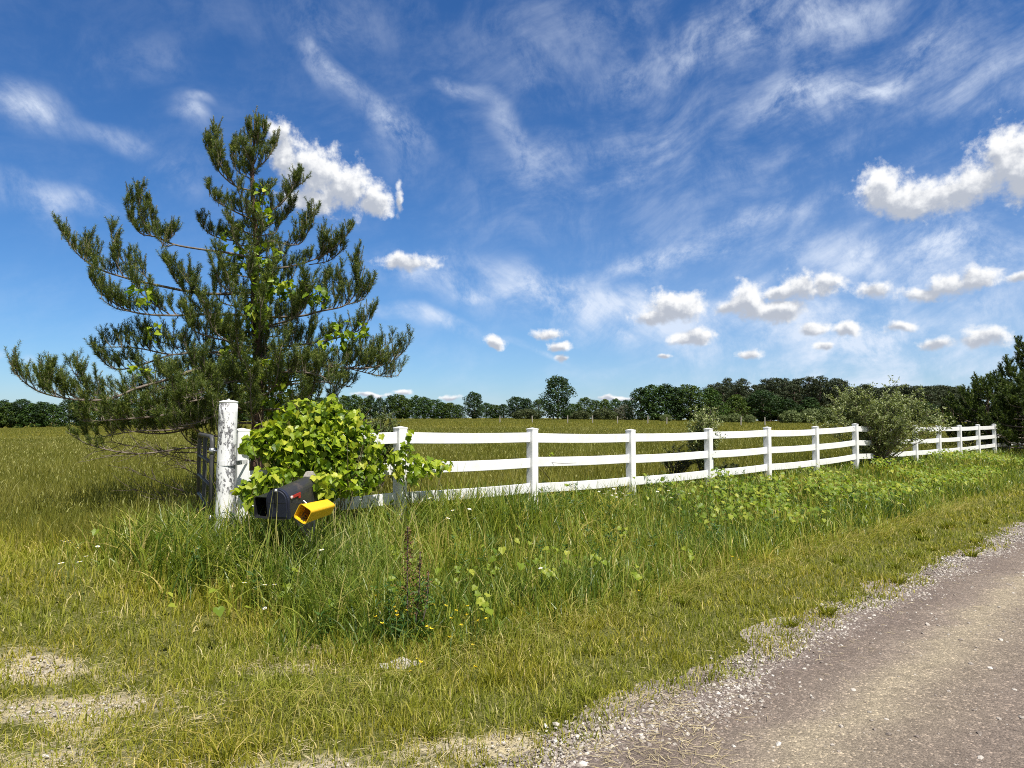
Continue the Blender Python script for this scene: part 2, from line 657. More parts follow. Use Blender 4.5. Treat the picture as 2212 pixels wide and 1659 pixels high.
M = {}
M['lawn'] = leaf_mat('lawn_grass', [(0, (.095, .125, .012)), (.4, (.235, .26, .026)), (.68, (.385, .385, .075)), (.84, (.52, .47, .18)), (1, (.64, .57, .30))], .34, spec=.2,
                     patch=(1.1, (1.15, 1.0, .8)))
M['tall'] = leaf_mat('tall_grass', [(0, (.045, .090, .012)), (.35, (.135, .200, .026)), (.68, (.275, .325, .055)), (.88, (.40, .37, .13)), (1, (.52, .45, .20))], .34, spec=.45, rough=.42,
                     patch=(.7, (1.25, 1.1, .7)))
M['field'] = leaf_mat('field_grass', [(0, (.092, .100, .015)), (.4, (.165, .160, .026)), (.7, (.225, .205, .045)), (1, (.40, .37, .15))], .25, spec=.15,
                      patch=(.25, (.85, .95, .8)))
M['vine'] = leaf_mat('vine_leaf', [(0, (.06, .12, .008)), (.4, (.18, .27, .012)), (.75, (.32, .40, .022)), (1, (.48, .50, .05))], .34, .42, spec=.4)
M['verge_leaf'] = leaf_mat('verge_leaf', [(0, (.08, .15, .012)), (.6, (.22, .29, .025)), (1, (.42, .43, .06))], .4, .45)
M['needle'] = leaf_mat('pine_needle', [(0, (.022, .040, .008)), (.45, (.070, .108, .018)), (.75, (.16, .20, .032)), (1, (.30, .31, .07))], .2, .5, spec=.3)
M['needle_wood'] = leaf_mat('wood_pine_needle', [(0, (.020, .032, .013)), (1, (.062, .078, .028))], .12, .6)
M['olive'] = leaf_mat('silver_leaf', [(0, (.09, .12, .03)), (.5, (.21, .25, .08)), (1, (.48, .50, .26))], .25, .5, spec=.5)
M['decid3'] = leaf_mat('broad_leaf_light', [(0, (.022, .048, .007)), (.5, (.062, .105, .013)), (1, (.12, .16, .02))], .22, .55)
M['decid'] = leaf_mat('broad_leaf', [(0, (.016, .042, .007)), (.5, (.040, .085, .012)), (1, (.085, .14, .018))], .22, .55)
M['decid2'] = leaf_mat('broad_leaf_dark', [(0, (.012, .032, .008)), (1, (.045, .088, .016))], .2, .55)
M['brush'] = leaf_mat('brush_leaf', [(0, (.04, .055, .02)), (1, (.11, .13, .045))], .2, .6)
M['greybrush'] = leaf_mat('grey_brush_leaf', [(0, (.07, .075, .05)), (1, (.17, .165, .11))], .2, .6)
M['shrubfar'] = leaf_mat('field_shrub_leaf', [(0, (.07, .10, .03)), (1, (.19, .23, .08))], .2, .6)
M['weed'] = leaf_mat('weed_leaf', [(0, (.03, .08, .015)), (1, (.09, .17, .035))], .3, .5)
M['petal_white'] = leaf_mat('white_petal', [(0, (.8, .8, .76)), (1, (.85, .85, .82))], .2, .6, tcol=(1, 1, 1))
M['petal_yellow'] = leaf_mat('yellow_petal', [(0, (.85, .62, .02)), (1, (.9, .7, .04))], .2, .6, tcol=(1, 1, .5))
M['dock'] = leaf_mat('dock_seed', [(0, (.05, .03, .012)), (1, (.22, .12, .05))], .1, .8)
M['straw'] = leaf_mat('dry_straw', [(0, (.34, .27, .14)), (1, (.58, .49, .30))], .15, .7)


def simple(name, col, rough=.5, metal=0, nz=None, bmp=None, spec=.5, coat=0):
    m, t, b = new_mat(name)
    if nz:
        c2, sc, lo, hi = nz
        f = ramp(t, tnoise(t, sc, 6, .65, t.nodes.new('ShaderNodeTexCoord').outputs['Object']), [(lo, (0, 0, 0)), (hi, (1, 1, 1))])
        t.links.new(tmix(t, f, col, c2), b.inputs['Base Color'])
    else:
        b.inputs['Base Color'].default_value = (*col, 1)
    b.inputs['Roughness'].default_value = rough
    b.inputs['Metallic'].default_value = metal
    b.inputs['Specular IOR Level'].default_value = spec
    if bmp:
        bump(t, b, tnoise(t, bmp[0], 5, .6, t.nodes.new('ShaderNodeTexCoord').outputs['Object']), bmp[1], bmp[2])
    return m


M['vinyl'] = simple('white_vinyl', (.80, .80, .79), .42, nz=((.70, .70, .67), 5, .48, .72))
M['gatemetal'] = simple('grey_gate_paint', (.085, .085, .085), .5, nz=((.05, .05, .05), 14, .45, .7), spec=.3)
M['galv'] = simple('galvanised_steel', (.45, .46, .47), .35, metal=.8)
M['blackmetal'] = simple('black_mailbox_metal', (.028, .027, .027), .42, nz=((.10, .075, .055), 7, .54, .80), spec=.6)
M['doormetal'] = simple('navy_mailbox_door', (.010, .013, .030), .5, nz=((.02, .024, .045), 20, .5, .75))
M['blackplastic'] = simple('black_box_plastic', (.016, .017, .019), .4, spec=.5)
M['redflag'] = simple('red_flag_paint', (.42, .02, .015), .45, nz=((.30, .03, .02), 30, .4, .7))
M['rivet'] = simple('pale_pink_rivet', (.62, .42, .38), .5)
M['yellow'] = simple('yellow_plastic', (.80, .46, .012), .40, nz=((.60, .38, .02), 11, .58, .80), bmp=(3, .25, .01))
M['graywood'] = simple('weathered_grey_wood', (.36, .33, .29), .85, nz=((.22, .20, .17), 40, .4, .65), bmp=(60, .6, .003))
M['bark'] = simple('pine_bark', (.13, .072, .05), .9, nz=((.07, .045, .035), 14, .4, .65), bmp=(25, .8, .02))
M['limb'] = simple('pine_limb_bark', (.20, .165, .13), .85, nz=((.10, .075, .055), 18, .4, .65), bmp=(30, .6, .01))
M['dead'] = simple('dead_twig_bark', (.11, .085, .07), .9)
M['trunk'] = simple('tree_bark', (.11, .085, .065), .9, nz=((.19, .15, .12), 3, .45, .65))
M['woodtrunk'] = simple('wood_pine_bark', (.20, .14, .11), .9, nz=((.11, .08, .065), 2, .4, .6))
M['stem'] = simple('vine_stem', (.15, .12, .06), .8)
M['greenstem'] = simple('green_stem', (.08, .14, .03), .6)
M['stone'] = simple('white_limestone', (.46, .43, .38), .9, nz=((.26, .23, .20), 12, .4, .65), bmp=(30, .8, .01))
M['debris'] = simple('dark_debris', (.03, .022, .015), .9)
M['mark'] = simple('grey_marker_ink', (.22, .22, .24), .7)


def peeling():
    m, t, b = new_mat('peeling_white_paint')
    tcn = t.nodes.new('ShaderNodeTexCoord').outputs['Object']
    mp = t.nodes.new('ShaderNodeMapping'); mp.inputs['Scale'].default_value = (1, 1, .45)
    t.links.new(tcn, mp.inputs[0])
    big = tnoise(t, 7, 3, .5, mp.outputs[0])
    fine = tnoise(t, 34, 8, .7, mp.outputs[0])
    tot = tmath(t, 'ADD', tmath(t, 'MULTIPLY', big, .9), tmath(t, 'MULTIPLY', fine, .75))
    msk = ramp(t, tot, [(.835, (0, 0, 0)), (.852, (1, 1, 1))])
    spots = tnoise(t, 90, 3, .6, tcn)
    msk2 = ramp(t, spots, [(.665, (0, 0, 0)), (.685, (1, 1, 1))])
    mm = tmath(t, 'MAXIMUM', msk, msk2)
    under = ramp(t, tnoise(t, 60, 5, .7, tcn), [(.38, (.05, .045, .04)), (.5, (.22, .22, .23)), (.68, (.36, .36, .37))])
    paint = ramp(t, big, [(.3, (.83, .83, .82)), (.7, (.72, .72, .70))])
    t.links.new(tmix(t, mm, paint, under), b.inputs['Base Color'])
    b.inputs['Roughness'].default_value = .5
    inv = tmath(t, 'SUBTRACT', 1.0, mm)
    bump(t, b, inv, .6, .002)
    return m


M['peel'] = peeling()


def ground_mat():
    m, t, b = new_mat('ground_soil')
    P = geopos(t)
    n1 = tnoise(t, 6, 6, .7, P)
    n2 = tnoise(t, 60, 5, .7, P)
    n3 = tnoise(t, .25, 5, .6, P)
    soil = ramp(t, n2, [(.3, (.035, .042, .008)), (.5, (.09, .095, .02)), (.72, (.26, .24, .10))])
    field = ramp(t, n3, [(.3, (.10, .10, .012)), (.55, (.15, .138, .017)), (.75, (.19, .16, .024))])
    fine = tnoise(t, 1.6, 6, .75, P)
    field = tmix(t, ramp(t, fine, [(.35, (0, 0, 0)), (.7, (1, 1, 1))]), field, tmix(t, 1.0, field, (1.35, 1.25, 1.3), 'MULTIPLY'))
    c = tmix(t, attr(t, 'field'), soil, field)
    # pale gravel with thatch
    vo = t.nodes.new('ShaderNodeTexVoronoi'); vo.inputs['Scale'].default_value = 62
    t.links.new(P, vo.inputs['Vector'])
    sepv = t.nodes.new('ShaderNodeSeparateColor'); t.links.new(vo.outputs['Color'], sepv.inputs[0])
    peb = ramp(t, sepv.outputs[0], [(0, (.17, .145, .125)), (.5, (.34, .30, .26)), (1, (.55, .51, .46))])
    peb = tmix(t, ramp(t, vo.outputs['Distance'], [(.45, (0, 0, 0)), (.8, (1, 1, 1))]), peb, (.12, .10, .08))
    straw = tmix(t, ramp(t, n1, [(.36, (0, 0, 0)), (.55, (1, 1, 1))]), peb, (.42, .36, .23))
    bf = tmath(t, 'ADD', attr(t, 'bare'), tmath(t, 'MULTIPLY', tmath(t, 'SUBTRACT', n1, .5), .9))
    c = tmix(t, ramp(t, bf, [(.32, (0, 0, 0)), (.55, (1, 1, 1))]), c, straw)
    t.links.new(c, b.inputs['Base Color'])
    b.inputs['Roughness'].default_value = .95
    b.inputs['Specular IOR Level'].default_value = .1
    bump(t, b, tmath(t, 'ADD', n2, vo.outputs['Distance']), .7, .012)
    return m


def road_mat():
    m, t, b = new_mat('road_gravel')
    P = geopos(t)
    d = t.nodes.new('ShaderNodeVectorMath'); d.operation = 'DOT_PRODUCT'
    t.links.new(P, d.inputs[0]); d.inputs[1].default_value = (NN[0], NN[1], 0)
    pp = d.outputs['Value']
    stretch = t.nodes.new('ShaderNodeMapping'); stretch.inputs['Rotation'].default_value = (0, 0, -math.atan2(U[1], U[0]))
    stretch.inputs['Scale'].default_value = (.35, 1.4, 1)
    t.links.new(P, stretch.inputs[0])
    lo = tnoise(t, 1.1, 5, .6, stretch.outputs[0])
    pw = tmath(t, 'ADD', pp, tmath(t, 'MULTIPLY', tmath(t, 'SUBTRACT', lo, .5), .7))
    mr = t.nodes.new('ShaderNodeMapRange'); t.links.new(pw, mr.inputs[0])
    mr.inputs[1].default_value = -3.5; mr.inputs[2].default_value = 3.0
    k_ = lambda q: (q + 3.5) / 6.5
    base = ramp(t, mr.outputs[0], [(k_(-3.2), (.22, .18, .145)), (k_(-1.0), (.195, .157, .128)), (k_(.9), (.200, .160, .130)), (k_(1.25), (.232, .190, .145)),
                                   (k_(1.5), (.31, .26, .185)), (k_(1.72), (.22, .178, .143)), (k_(1.95), (.172, .136, .112)),
                                   (k_(2.3), (.19, .155, .135)), (k_(2.6), (.36, .315, .275)), (k_(3.0), (.42, .38, .33))])
    fn = tnoise(t, 150, 4, .75, P)
    base = tmix(t, 1.0, base, ramp(t, fn, [(.3, (.55, .53, .52)), (.5, (.98, .98, .98)), (.72, (1.7, 1.68, 1.65))]), 'MULTIPLY')
    mid = tnoise(t, 9, 6, .7, P)
    base = tmix(t, 1.0, base, ramp(t, mid, [(.3, (.80, .80, .80)), (.7, (1.2, 1.2, 1.2))]), 'MULTIPLY')
    vo = t.nodes.new('ShaderNodeTexVoronoi'); vo.inputs['Scale'].default_value = 85
    t.links.new(P, vo.inputs['Vector'])
    sepv = t.nodes.new('ShaderNodeSeparateColor'); t.links.new(vo.outputs['Color'], sepv.inputs[0])
    grit = ramp(t, sepv.outputs[1], [(0, (.7, .7, .7)), (.8, (1.05, 1.05, 1.05)), (.93, (1.5, 1.48, 1.45)), (1, (2.1, 2.05, 2))])
    base = tmix(t, .8, base, grit, 'MULTIPLY')
    t.links.new(base, b.inputs['Base Color'])
    b.inputs['Roughness'].default_value = .92
    b.inputs['Specular IOR Level'].default_value = .15
    bump(t, b, tmath(t, 'ADD', fn, tmath(t, 'MULTIPLY', vo.outputs['Distance'], -.8)), .8, .008)
    return m


def stone_mat():
    m, t, b = new_mat('pebble_stone')
    c = ramp(t, attr(t, 'tint'), [(0, (.15, .115, .095)), (.4, (.27, .23, .195)), (.75, (.45, .405, .35)), (1, (.66, .62, .56))])
    c = tmix(t, 1.0, c, ramp(t, tnoise(t, 120, 4, .6, geopos(t)), [(.3, (.75, .75, .75)), (.7, (1.15, 1.15, 1.15))]), 'MULTIPLY')
    t.links.new(c, b.inputs['Base Color'])
    b.inputs['Roughness'].default_value = .85
    return m


M['ground'] = ground_mat(); M['road'] = road_mat(); M['pebble'] = stone_mat()

# ------------------------------------------------------------------ ground sheet
def sgrid(c, fine, n, far):
    s_ = np.linspace(-1, 1, n)
    a = 7.6
    return c + np.sinh(s_ * a) / math.sinh(a) * far

gx = np.unique(np.concatenate([sgrid(0.5, .05, 420, 3500)]))
gy = np.unique(np.concatenate([sgrid(6.0, .05, 420, 3500)]))
GX, GY = np.meshgrid(gx, gy)
GZ = ground(GX, GY)
V = np.stack([GX, GY, GZ], -1).reshape(-1, 3)
nx, ny = len(gx), len(gy)
I = (np.arange(ny - 1)[:, None] * nx + np.arange(nx - 1)[None]).reshape(-1)
Q = np.stack([I, I + 1, I + 1 + nx, I + nx], -1)
pg = perp(GX, GY)
fieldw = np.maximum(sstep(pg, 7.0, 8.0), tallness(GX, GY)[0] * .7) * (pg > 3)
g = new_mesh('ground', V, [Q], M['ground'], None, {'bare': bareness(GX, GY).ravel(), 'field': fieldw.ravel()}, True)
tag(g, kind='structure')

# road sheet, with a ragged edge spilling into the verge
aa = np.concatenate([np.arange(-14, 26, .08), np.arange(26, 120, .5), np.arange(120, 900, 8)])
pp_ = np.concatenate([np.linspace(-4.2, 1.2, 20), np.linspace(1.35, 2.45, 14)])
A_, P_ = np.meshgrid(aa, pp_)
edge = (vnoise(A_, A_ * 0, 2.2, 2, 4) - .5) * .55 + (vnoise(A_, A_ * 0, .6, 7, 2) - .5) * .3
P2 = P_ + edge * sstep(P_, 1.5, 2.45)
XX = U[0] * A_ + NN[0] * P2; YY = U[1] * A_ + NN[1] * P2
ZZ = ground(XX, YY) + 0.012 - 0.010 * sstep(P_, 2.1, 2.45) + (vnoise(XX, YY, 2.5, 4) - .5) * .006
V = np.stack([XX, YY, ZZ], -1).reshape(-1, 3)
nx = len(aa); ny = len(pp_)
I = (np.arange(ny - 1)[:, None] * nx + np.arange(nx - 1)[None]).reshape(-1)
Q = np.stack([I, I + 1, I + 1 + nx, I + nx], -1)
r_ = new_mesh('gravel_road', V, [Q], M['road'], None, {}, True)
tag(r_, kind='structure')

# ------------------------------------------------------------------ pebbles
def rock_template(seed):
    r = np.random.default_rng(seed)
    t_ = (1 + 5 ** .5) / 2
    v = np.array([(-1, t_, 0), (1, t_, 0), (-1, -t_, 0), (1, -t_, 0), (0, -1, t_), (0, 1, t_), (0, -1, -t_), (0, 1, -t_), (t_, 0, -1), (t_, 0, 1), (-t_, 0, -1), (-t_, 0, 1)]) / 1.9
    v = v * r.uniform(.75, 1.2, (12, 1)) * np.array([1, .8, .6])
    f = np.array([(0, 11, 5), (0, 5, 1), (0, 1, 7), (0, 7, 10), (0, 10, 11), (1, 5, 9), (5, 11, 4), (11, 10, 2), (10, 7, 6), (7, 1, 8), (3, 9, 4), (3, 4, 2), (3, 2, 6), (3, 6, 8), (3, 8, 9), (4, 9, 5), (2, 4, 11), (6, 2, 10), (8, 6, 7), (9, 8, 1)])
    return v, f


mb = MB()


def put_pebbles(X, Y, size, tint):
    for k_ in range(3):
        s_ = slice(k_, None, 3)
        tv, tf = rock_template(k_ + 40)
        n_ = len(X[s_])
        pos = np.stack([X[s_], Y[s_], ground(X[s_], Y[s_]) + .008 + size[s_] * .25], -1)
        R = rotm(rng.uniform(0, 6.28, n_), rng.normal(0, .3, n_), rng.normal(0, .3, n_))
        mb.scatter(tv, [tf], pos, R, size[s_] * rng.uniform(.8, 1.2, n_), tint[s_])


n = 30000   # shoulder band
a = 1.2 + 15 * rng.random(n) ** 1.7 - 3.2; p = 2.2 + (vnoise(a, a * 0, 1.1, 91) - .5) * .45 + rng.normal(0, .11, n)
X = U[0] * a + NN[0] * p; Y = U[1] * a + NN[1] * p
keep = (Y > 2.4) & (rng.random(n) < .25 + vnoise(X, Y, 3, 21) ** 2 * 2.2) & (np.abs(X) < Y * .8 + .5)
X, Y = X[keep], Y[keep]
sz = np.clip(rng.lognormal(-5.0, .38, len(X)), .003, .020)
put_pebbles(X, Y, sz, rng.beta(2.3, 1.9, len(X)))
n = 20000   # scattered over the road
a = rng.uniform(-2, 14, n); p = rng.uniform(-1.5, 2.3, n)
X = U[0] * a + NN[0] * p; Y = U[1] * a + NN[1] * p
keep = (Y > 2.4) & (np.abs(X) < Y * .8 + .5)
X, Y = X[keep], Y[keep]
put_pebbles(X, Y, np.clip(rng.lognormal(-5.4, .4, len(X)), .002, .015), rng.beta(1.8, 3.0, len(X)))
n = 240
a = rng.uniform(0, 9, n); p = rng.uniform(.8, 2.4, n)
X = U[0] * a + NN[0] * p; Y = U[1] * a + NN[1] * p
put_pebbles(X, Y, rng.uniform(.010, .019, n), rng.beta(3, 2, n))
n = 26000   # pale patches of the drive
X = rng.uniform(-4.5, 1.5, n); Y = rng.uniform(2.8, 5.6, n)
keep = (bareness(X, Y) > .45 + rng.random(n) * .5) & (perp(X, Y) > 2.5)
X, Y = X[keep], Y[keep]
put_pebbles(X, Y, np.clip(rng.lognormal(-4.95, .35, len(X)), .004, .02), rng.beta(3.5, 1.6, len(X)))
o = mb.build('gravel', M['pebble'])
tag(o, 'pale and mauve loose pebbles along the edge of the gravel road', 'gravel', kind='stuff')

# ------------------------------------------------------------------ grass
def blades(X, Y, H, W, bend, tint, nseg=3, dz=0.0, az=None):
    n_ = len(X)
    az = rng.uniform(0, 2 * math.pi, n_) if az is None else az
    d = np.stack([np.cos(az), np.sin(az), 0 * az], -1)
    fa = rng.uniform(0, 2 * math.pi, n_)
    s_ = np.stack([np.cos(fa), np.sin(fa), 0 * fa], -1)
    P = np.stack([X, Y, ground(X, Y) - .005 + dz], -1)
    Vs = []
    for k_ in range(nseg + 1):
        t_ = k_ / nseg
        c = P + d * (H * bend * (0.25 * t_ + .75 * t_ ** 2.2))[:, None]
        c[:, 2] += H * (t_ - np.clip(bend, 0, 2) ** 1.5 * .42 * t_ ** 2.4)
        if k_ < nseg:
            w = (W * (1 - t_ * .55) * .5)[:, None]
            Vs += [c - s_ * w, c + s_ * w]
        else:
            Vs.append(c)
    V = np.stack(Vs, 1)
    kk = V.shape[1]
    off = (np.arange(n_) * kk)[:, None]
    q = []
    for k_ in range(nseg - 1):
        q.append(off + np.array([[2 * k_, 2 * k_ + 1, 2 * k_ + 3, 2 * k_ + 2]]))
    t3 = off + np.array([[2 * nseg - 2, 2 * nseg - 1, 2 * nseg]])
    return V.reshape(-1, 3), [np.concatenate(q)] if q else [], t3, np.repeat(tint, kk)


def build_blades(name, parts, mat):
    m_ = MB()
    for V, q, t3, ti in parts:
        m_.add(V, q + [t3], ti)
    return m_.build(name, mat)


def polar(n_, r0, r1, k_, half=50):
    """points round the camera, density falling as r^-k"""
    u = rng.random(n_)
    e = 2 - k_
    r = (r0 ** e + u * (r1 ** e - r0 ** e)) ** (1 / e)
    th = np.radians(rng.uniform(-half, half, n_))
    return r * np.sin(th), r * np.cos(th), r


# mown grass
parts = []
X, Y, r = polar(620000, 2.7, 45, 1.4)
p = perp(X, Y); T, dT = tallness(X, Y); B = bareness(X, Y)
clump = vnoise(X, Y, 4.5, 31)
keep = (T < .25 + .75 * rng.random(len(X))) & (p > 2.05) & (rng.random(len(X)) > B * np.where(p < 2.6, 1.2, .88) - .05) & (rng.random(len(X)) < .35 + clump * 1.1)
X, Y, r, p, T, B, clump = [q[keep] for q in (X, Y, r, p, T, B, clump)]
H = (.04 + .07 * rng.random(len(X)) ** 1.4 + .07 * (clump - .4) + .05 * (rng.random(len(X)) < .05)) * (1 - .35 * B) * (.8 + .2 * np.clip(r / 4, 0, 1.3)) * (1 + 1.1 * T) * (1 - .25 * sstep(X, 0, 1.5))
W = .0062 * (r / 3.5) ** .65 * rng.uniform(.5, 1.25, len(X))
ti = np.clip(rng.normal(.43, .20, len(X)) + (rng.random(len(X)) < .08) * .4 + B * .1, 0, 1)
parts.append(blades(X, Y, H, W, rng.uniform(.1, .95, len(X)), ti, 2))
# tufts on the gravel edge
tx, ty, tr = polar(900, 2.9, 30, 1.2)
tp = perp(tx, ty); tt, _ = tallness(tx, ty)
kk = (tp > 2.2 + .25 * rng.random(900)) & (tp < 3.3) & (tt < .3)
for x, y, rr in zip(tx[kk], ty[kk], tr[kk]):
    m_ = int(rng.integers(30, 80))
    aa_ = rng.uniform(0, 6.28, m_)
    sp = rng.random(m_) ** .7 * .05
    hh = rng.uniform(.06, .17)
    parts.append(blades(x + np.cos(aa_) * sp, y + np.sin(aa_) * sp, np.full(m_, hh) * rng.uniform(.6, 1.1, m_), np.full(m_, .006 * (rr / 3.5) ** .6),
                        rng.uniform(.35, 1.1, m_), np.clip(rng.normal(.25, .15, m_) + (rng.random(m_) < .1) * .5, 0, 1), 3, az=aa_))
o = build_blades('mown_grass', parts, M['lawn'])
tag(o, 'short yellow green mown grass between the road and the tall verge', 'grass', kind='stuff')

# tall verge grass
parts = []
X, Y, r = polar(300000, 3.6, 60, 1.25)
p = perp(X, Y); T, dT = tallness(X, Y); cl = vnoise(X, Y, 2.2, 41); cl2 = vnoise(X, Y, .8, 43)
left = sstep(-X, 3.4, 5.5)
keep = (T > .08 + .7 * rng.random(len(X))) & (p < 8.1) & (rng.random(len(X)) < (.35 + cl * 1.1) * (1 - .75 * left * sstep(dT, .8, 2.0)))
X, Y, r, p, T, dT, cl, cl2, left = [q[keep] for q in (X, Y, r, p, T, dT, cl, cl2, left)]
n_ = len(X)
nearpost = np.exp(-(((X + 2.2) / 1.4) ** 2 + ((Y - 6.3) / 1.0) ** 2))
nearf = np.exp(-((p - 6.5) / .65) ** 2) * (1 - sstep(along(X, Y), 5.2, 8.2)) * sstep(X, -1.9, -1.2)
H = (.06 + .20 * nearf + .30 * T ** 1.2 + .22 * (cl - .5) + .24 * nearpost + .07 * sstep(p, 5.2, 6.6) * (1 - sstep(along(X, Y), 5, 9))) * rng.uniform(.5, 1.15, n_) * (1 - .28 * sstep(along(X, Y), 6, 16))
W = .0088 * (r / 5) ** .62 * rng.uniform(.6, 1.35, n_) * (1 + .5 * nearpost)
ti = np.clip(rng.normal(.42, .23, n_) + (cl2 - .5) * .7 + (rng.random(n_) < .065) * .42 - .08 * nearpost + .15 * (1 - T) - .05 * T, 0, 1)
parts.append(blades(X, Y, H, W, rng.uniform(.1, .95, n_) ** 1.1, ti, 4))
# thin flowering stalks standing above
s_ = rng.random(n_) < .04
parts.append(blades(X[s_], Y[s_], H[s_] * 1.45 + .05, W[s_] * .5, rng.uniform(.05, .35, s_.sum()), np.clip(rng.normal(.8, .1, s_.sum()), 0, 1), 3))
n_ = 5200   # rank growth in front of the mailboxes and the gate post
X = rng.uniform(-3.6, -.9, n_); Y = rng.uniform(5.2, 6.9, n_)
kk = tallness(X, Y)[0] > .7
X, Y = X[kk], Y[kk]; n_ = len(X)
parts.append(blades(X, Y, rng.uniform(.25, .60, n_), rng.uniform(.005, .013, n_), rng.uniform(.2, 1.2, n_), np.clip(rng.normal(.45, .26, n_), 0, 1), 5))
# fallen bent blades along the mown edge
n_ = 2600
a = rng.uniform(-.5, 16, n_); p = 3.6 + rng.normal(0, .14, n_)
X = U[0] * a + NN[0] * p; Y = U[1] * a + NN[1] * p
parts.append(blades(X, Y, rng.uniform(.12, .3, n_), np.full(n_, .005), rng.uniform(.9, 1.6, n_), np.clip(rng.normal(.82, .12, n_), 0, 1), 4,
                    az=rng.normal(-.8, .9, n_)))
o = build_blades('tall_grass', parts, M['tall'])
tag(o, 'tall lush green grass of the verge below the white fence', 'grass', kind='stuff')

# hay field
parts = []
for n0, r0, r1, k_, w0 in ((330000, 6.5, 60, 1.15, .0046), (200000, 55, 240, .9, .03)):
    X, Y, r = polar(n0, r0, r1, k_, 46)
    p = perp(X, Y); T, dT = tallness(X, Y)
    left = sstep(-X, 3.6, 5.5) * sstep(dT, .5, 1.8)
    keep = ((p > 7.6) | (rng.random(len(X)) < left)) & (T > .5) & (Y < 226)
    X, Y, r, p = [q[keep] for q in (X, Y, r, p)]
    n_ = len(X)
    hn = vnoise(X, Y, .35, 51)
    H = (.24 + .16 * hn) * rng.uniform(.55, 1.15, n_)
    if r0 > 50:
        H *= .8
    W = w0 * (r / r0) ** .8 * rng.uniform(.6, 1.3, n_)
    ti = np.clip(rng.normal(.42, .19, n_) + (hn - .5) * .7, 0, 1)
    parts.append(blades(X, Y, H, W, rng.uniform(.05, .6, n_), ti, 3 if r0 < 50 else 2))
    if r0 < 50:   # pale seed heads
        s_ = rng.random(n_) < .10
        az = rng.uniform(0, 6.28, s_.sum())
        V_, q_, t_, ti_ = blades(X[s_], Y[s_], H[s_] * .22, W[s_] * 1.4, rng.uniform(.2, .9, s_.sum()), np.clip(rng.normal(.88, .12, s_.sum()), 0, 1), 2)
        V_[:, 2] += np.repeat(H[s_] * 1.02, 5)
        parts.append((V_, q_, t_, ti_))
o = build_blades('field_grass', parts, M['field'])
tag(o, 'olive brown hay grass with pale seed heads across the field', 'grass', kind='stuff')

# dry straw lying on the road edge
n_ = 2800
a = rng.uniform(-1, 15, n_); p = 2.25 + rng.normal(0, .27, n_) 
X = U[0] * a + NN[0] * p; Y = U[1] * a + NN[1] * p
kk = (rng.random(n_) < vnoise(X, Y, 1.5, 61) ** 2 * 2.0) & (Y > 2.5)
X, Y = X[kk], Y[kk]
ex = rng.uniform(-4.5, 1.0, 20000); ey = rng.uniform(2.7, 5.8, 20000); k2 = bareness(ex, ey) > rng.uniform(.10, .5, 20000)
X = np.concatenate([X, ex[k2]]); Y = np.concatenate([Y, ey[k2]]); n_ = len(X)
tv = np.array([(-.5, 0, 0), (.5, 0, 0), (.5, .5, .03), (-.5, .5, .03), (0, 1, 0)], float)
m_ = MB()
R = rotm(rng.uniform(0, 6.28, n_), rng.normal(.05, .08, n_), rng.normal(0, .4, n_))
sc = np.stack([np.full(n_, .0024), rng.uniform(.03, .11, n_), rng.uniform(.02, .12, n_)], -1)
m_.scatter(tv, [np.array([[0, 1, 2, 3]]), np.array([[3, 2, 4]])], np.stack([X, Y, ground(X, Y) + .018], -1), R, sc, rng.random(n_))
o = m_.build('dry_straw', M['straw'])
tag(o, 'dry straw clippings lying on the gravel road edge', 'straw', kind='stuff')

# ------------------------------------------------------------------ leaf templates
def grape_leaf():
    out = [(0, -.04), (.24, -.20), (.47, -.08), (.50, .16), (.58, .36), (.40, .46), (.27, .70), (.0, 1.0)]
    left_ = [(-x, y) for x, y in out[1:-1]][::-1]
    pts = out + left_
    V = [(0, .2, -.04)]
    for x, y in pts:
        V.append((x * .95, y, .16 * abs(x) - .22 * max(0, y - .4) ** 1.5 + (.04 if abs(x) > .5 else 0)))
    n_ = len(pts)
    Fc = [[0, 1 + i, 1 + (i + 1) % n_] for i in range(n_)]
    return np.array(V), [np.array(Fc)]


GL = grape_leaf()
QL = (np.array([(-.5, 0, 0), (.5, 0, 0), (.42, .55, .08), (-.42, .55, .08), (0, 1, 0)], float), [np.array([[0, 1, 2, 3]]), np.array([[3, 2, 4]])])
DL = (np.array([(0, 0, 0), (.5, .45, .1), (0, 1, 0), (-.5, .45, .1)], float), [np.array([[0, 1, 2], [0, 2, 3]])])

# ------------------------------------------------------------------ ground vine leaves in the verge
m_ = MB()
n_ = 15000
a = rng.uniform(1, 30, n_); p = rng.uniform(4.0, 7.6, n_)
X = U[0] * a + NN[0] * p; Y = U[1] * a + NN[1] * p
dn = vnoise(X, Y, .75, 71)
prob = sstep(dn, .50, .66) * (.10 + .9 * sstep(X, 1.8, 4.5)) * (.35 + .65 * sstep(p, 4.2, 5.0))
kk = rng.random(n_) < prob * .75
X, Y = X[kk], Y[kk]; n_ = len(X)
nr = rng.normal(0, .45, (n_, 3)); nr[:, 2] = 1; nr[:, 0] += .15; nr[:, 1] -= .45
hh = ground(X, Y) + rng.uniform(.16, .36, n_)
m_.scatter(*GL, np.stack([X, Y, hh], -1), frames_from_normals(nr, rng.normal(0, .8, n_)), rng.uniform(.045, .085, n_), np.clip(rng.normal(.5, .25, n_), 0, 1))
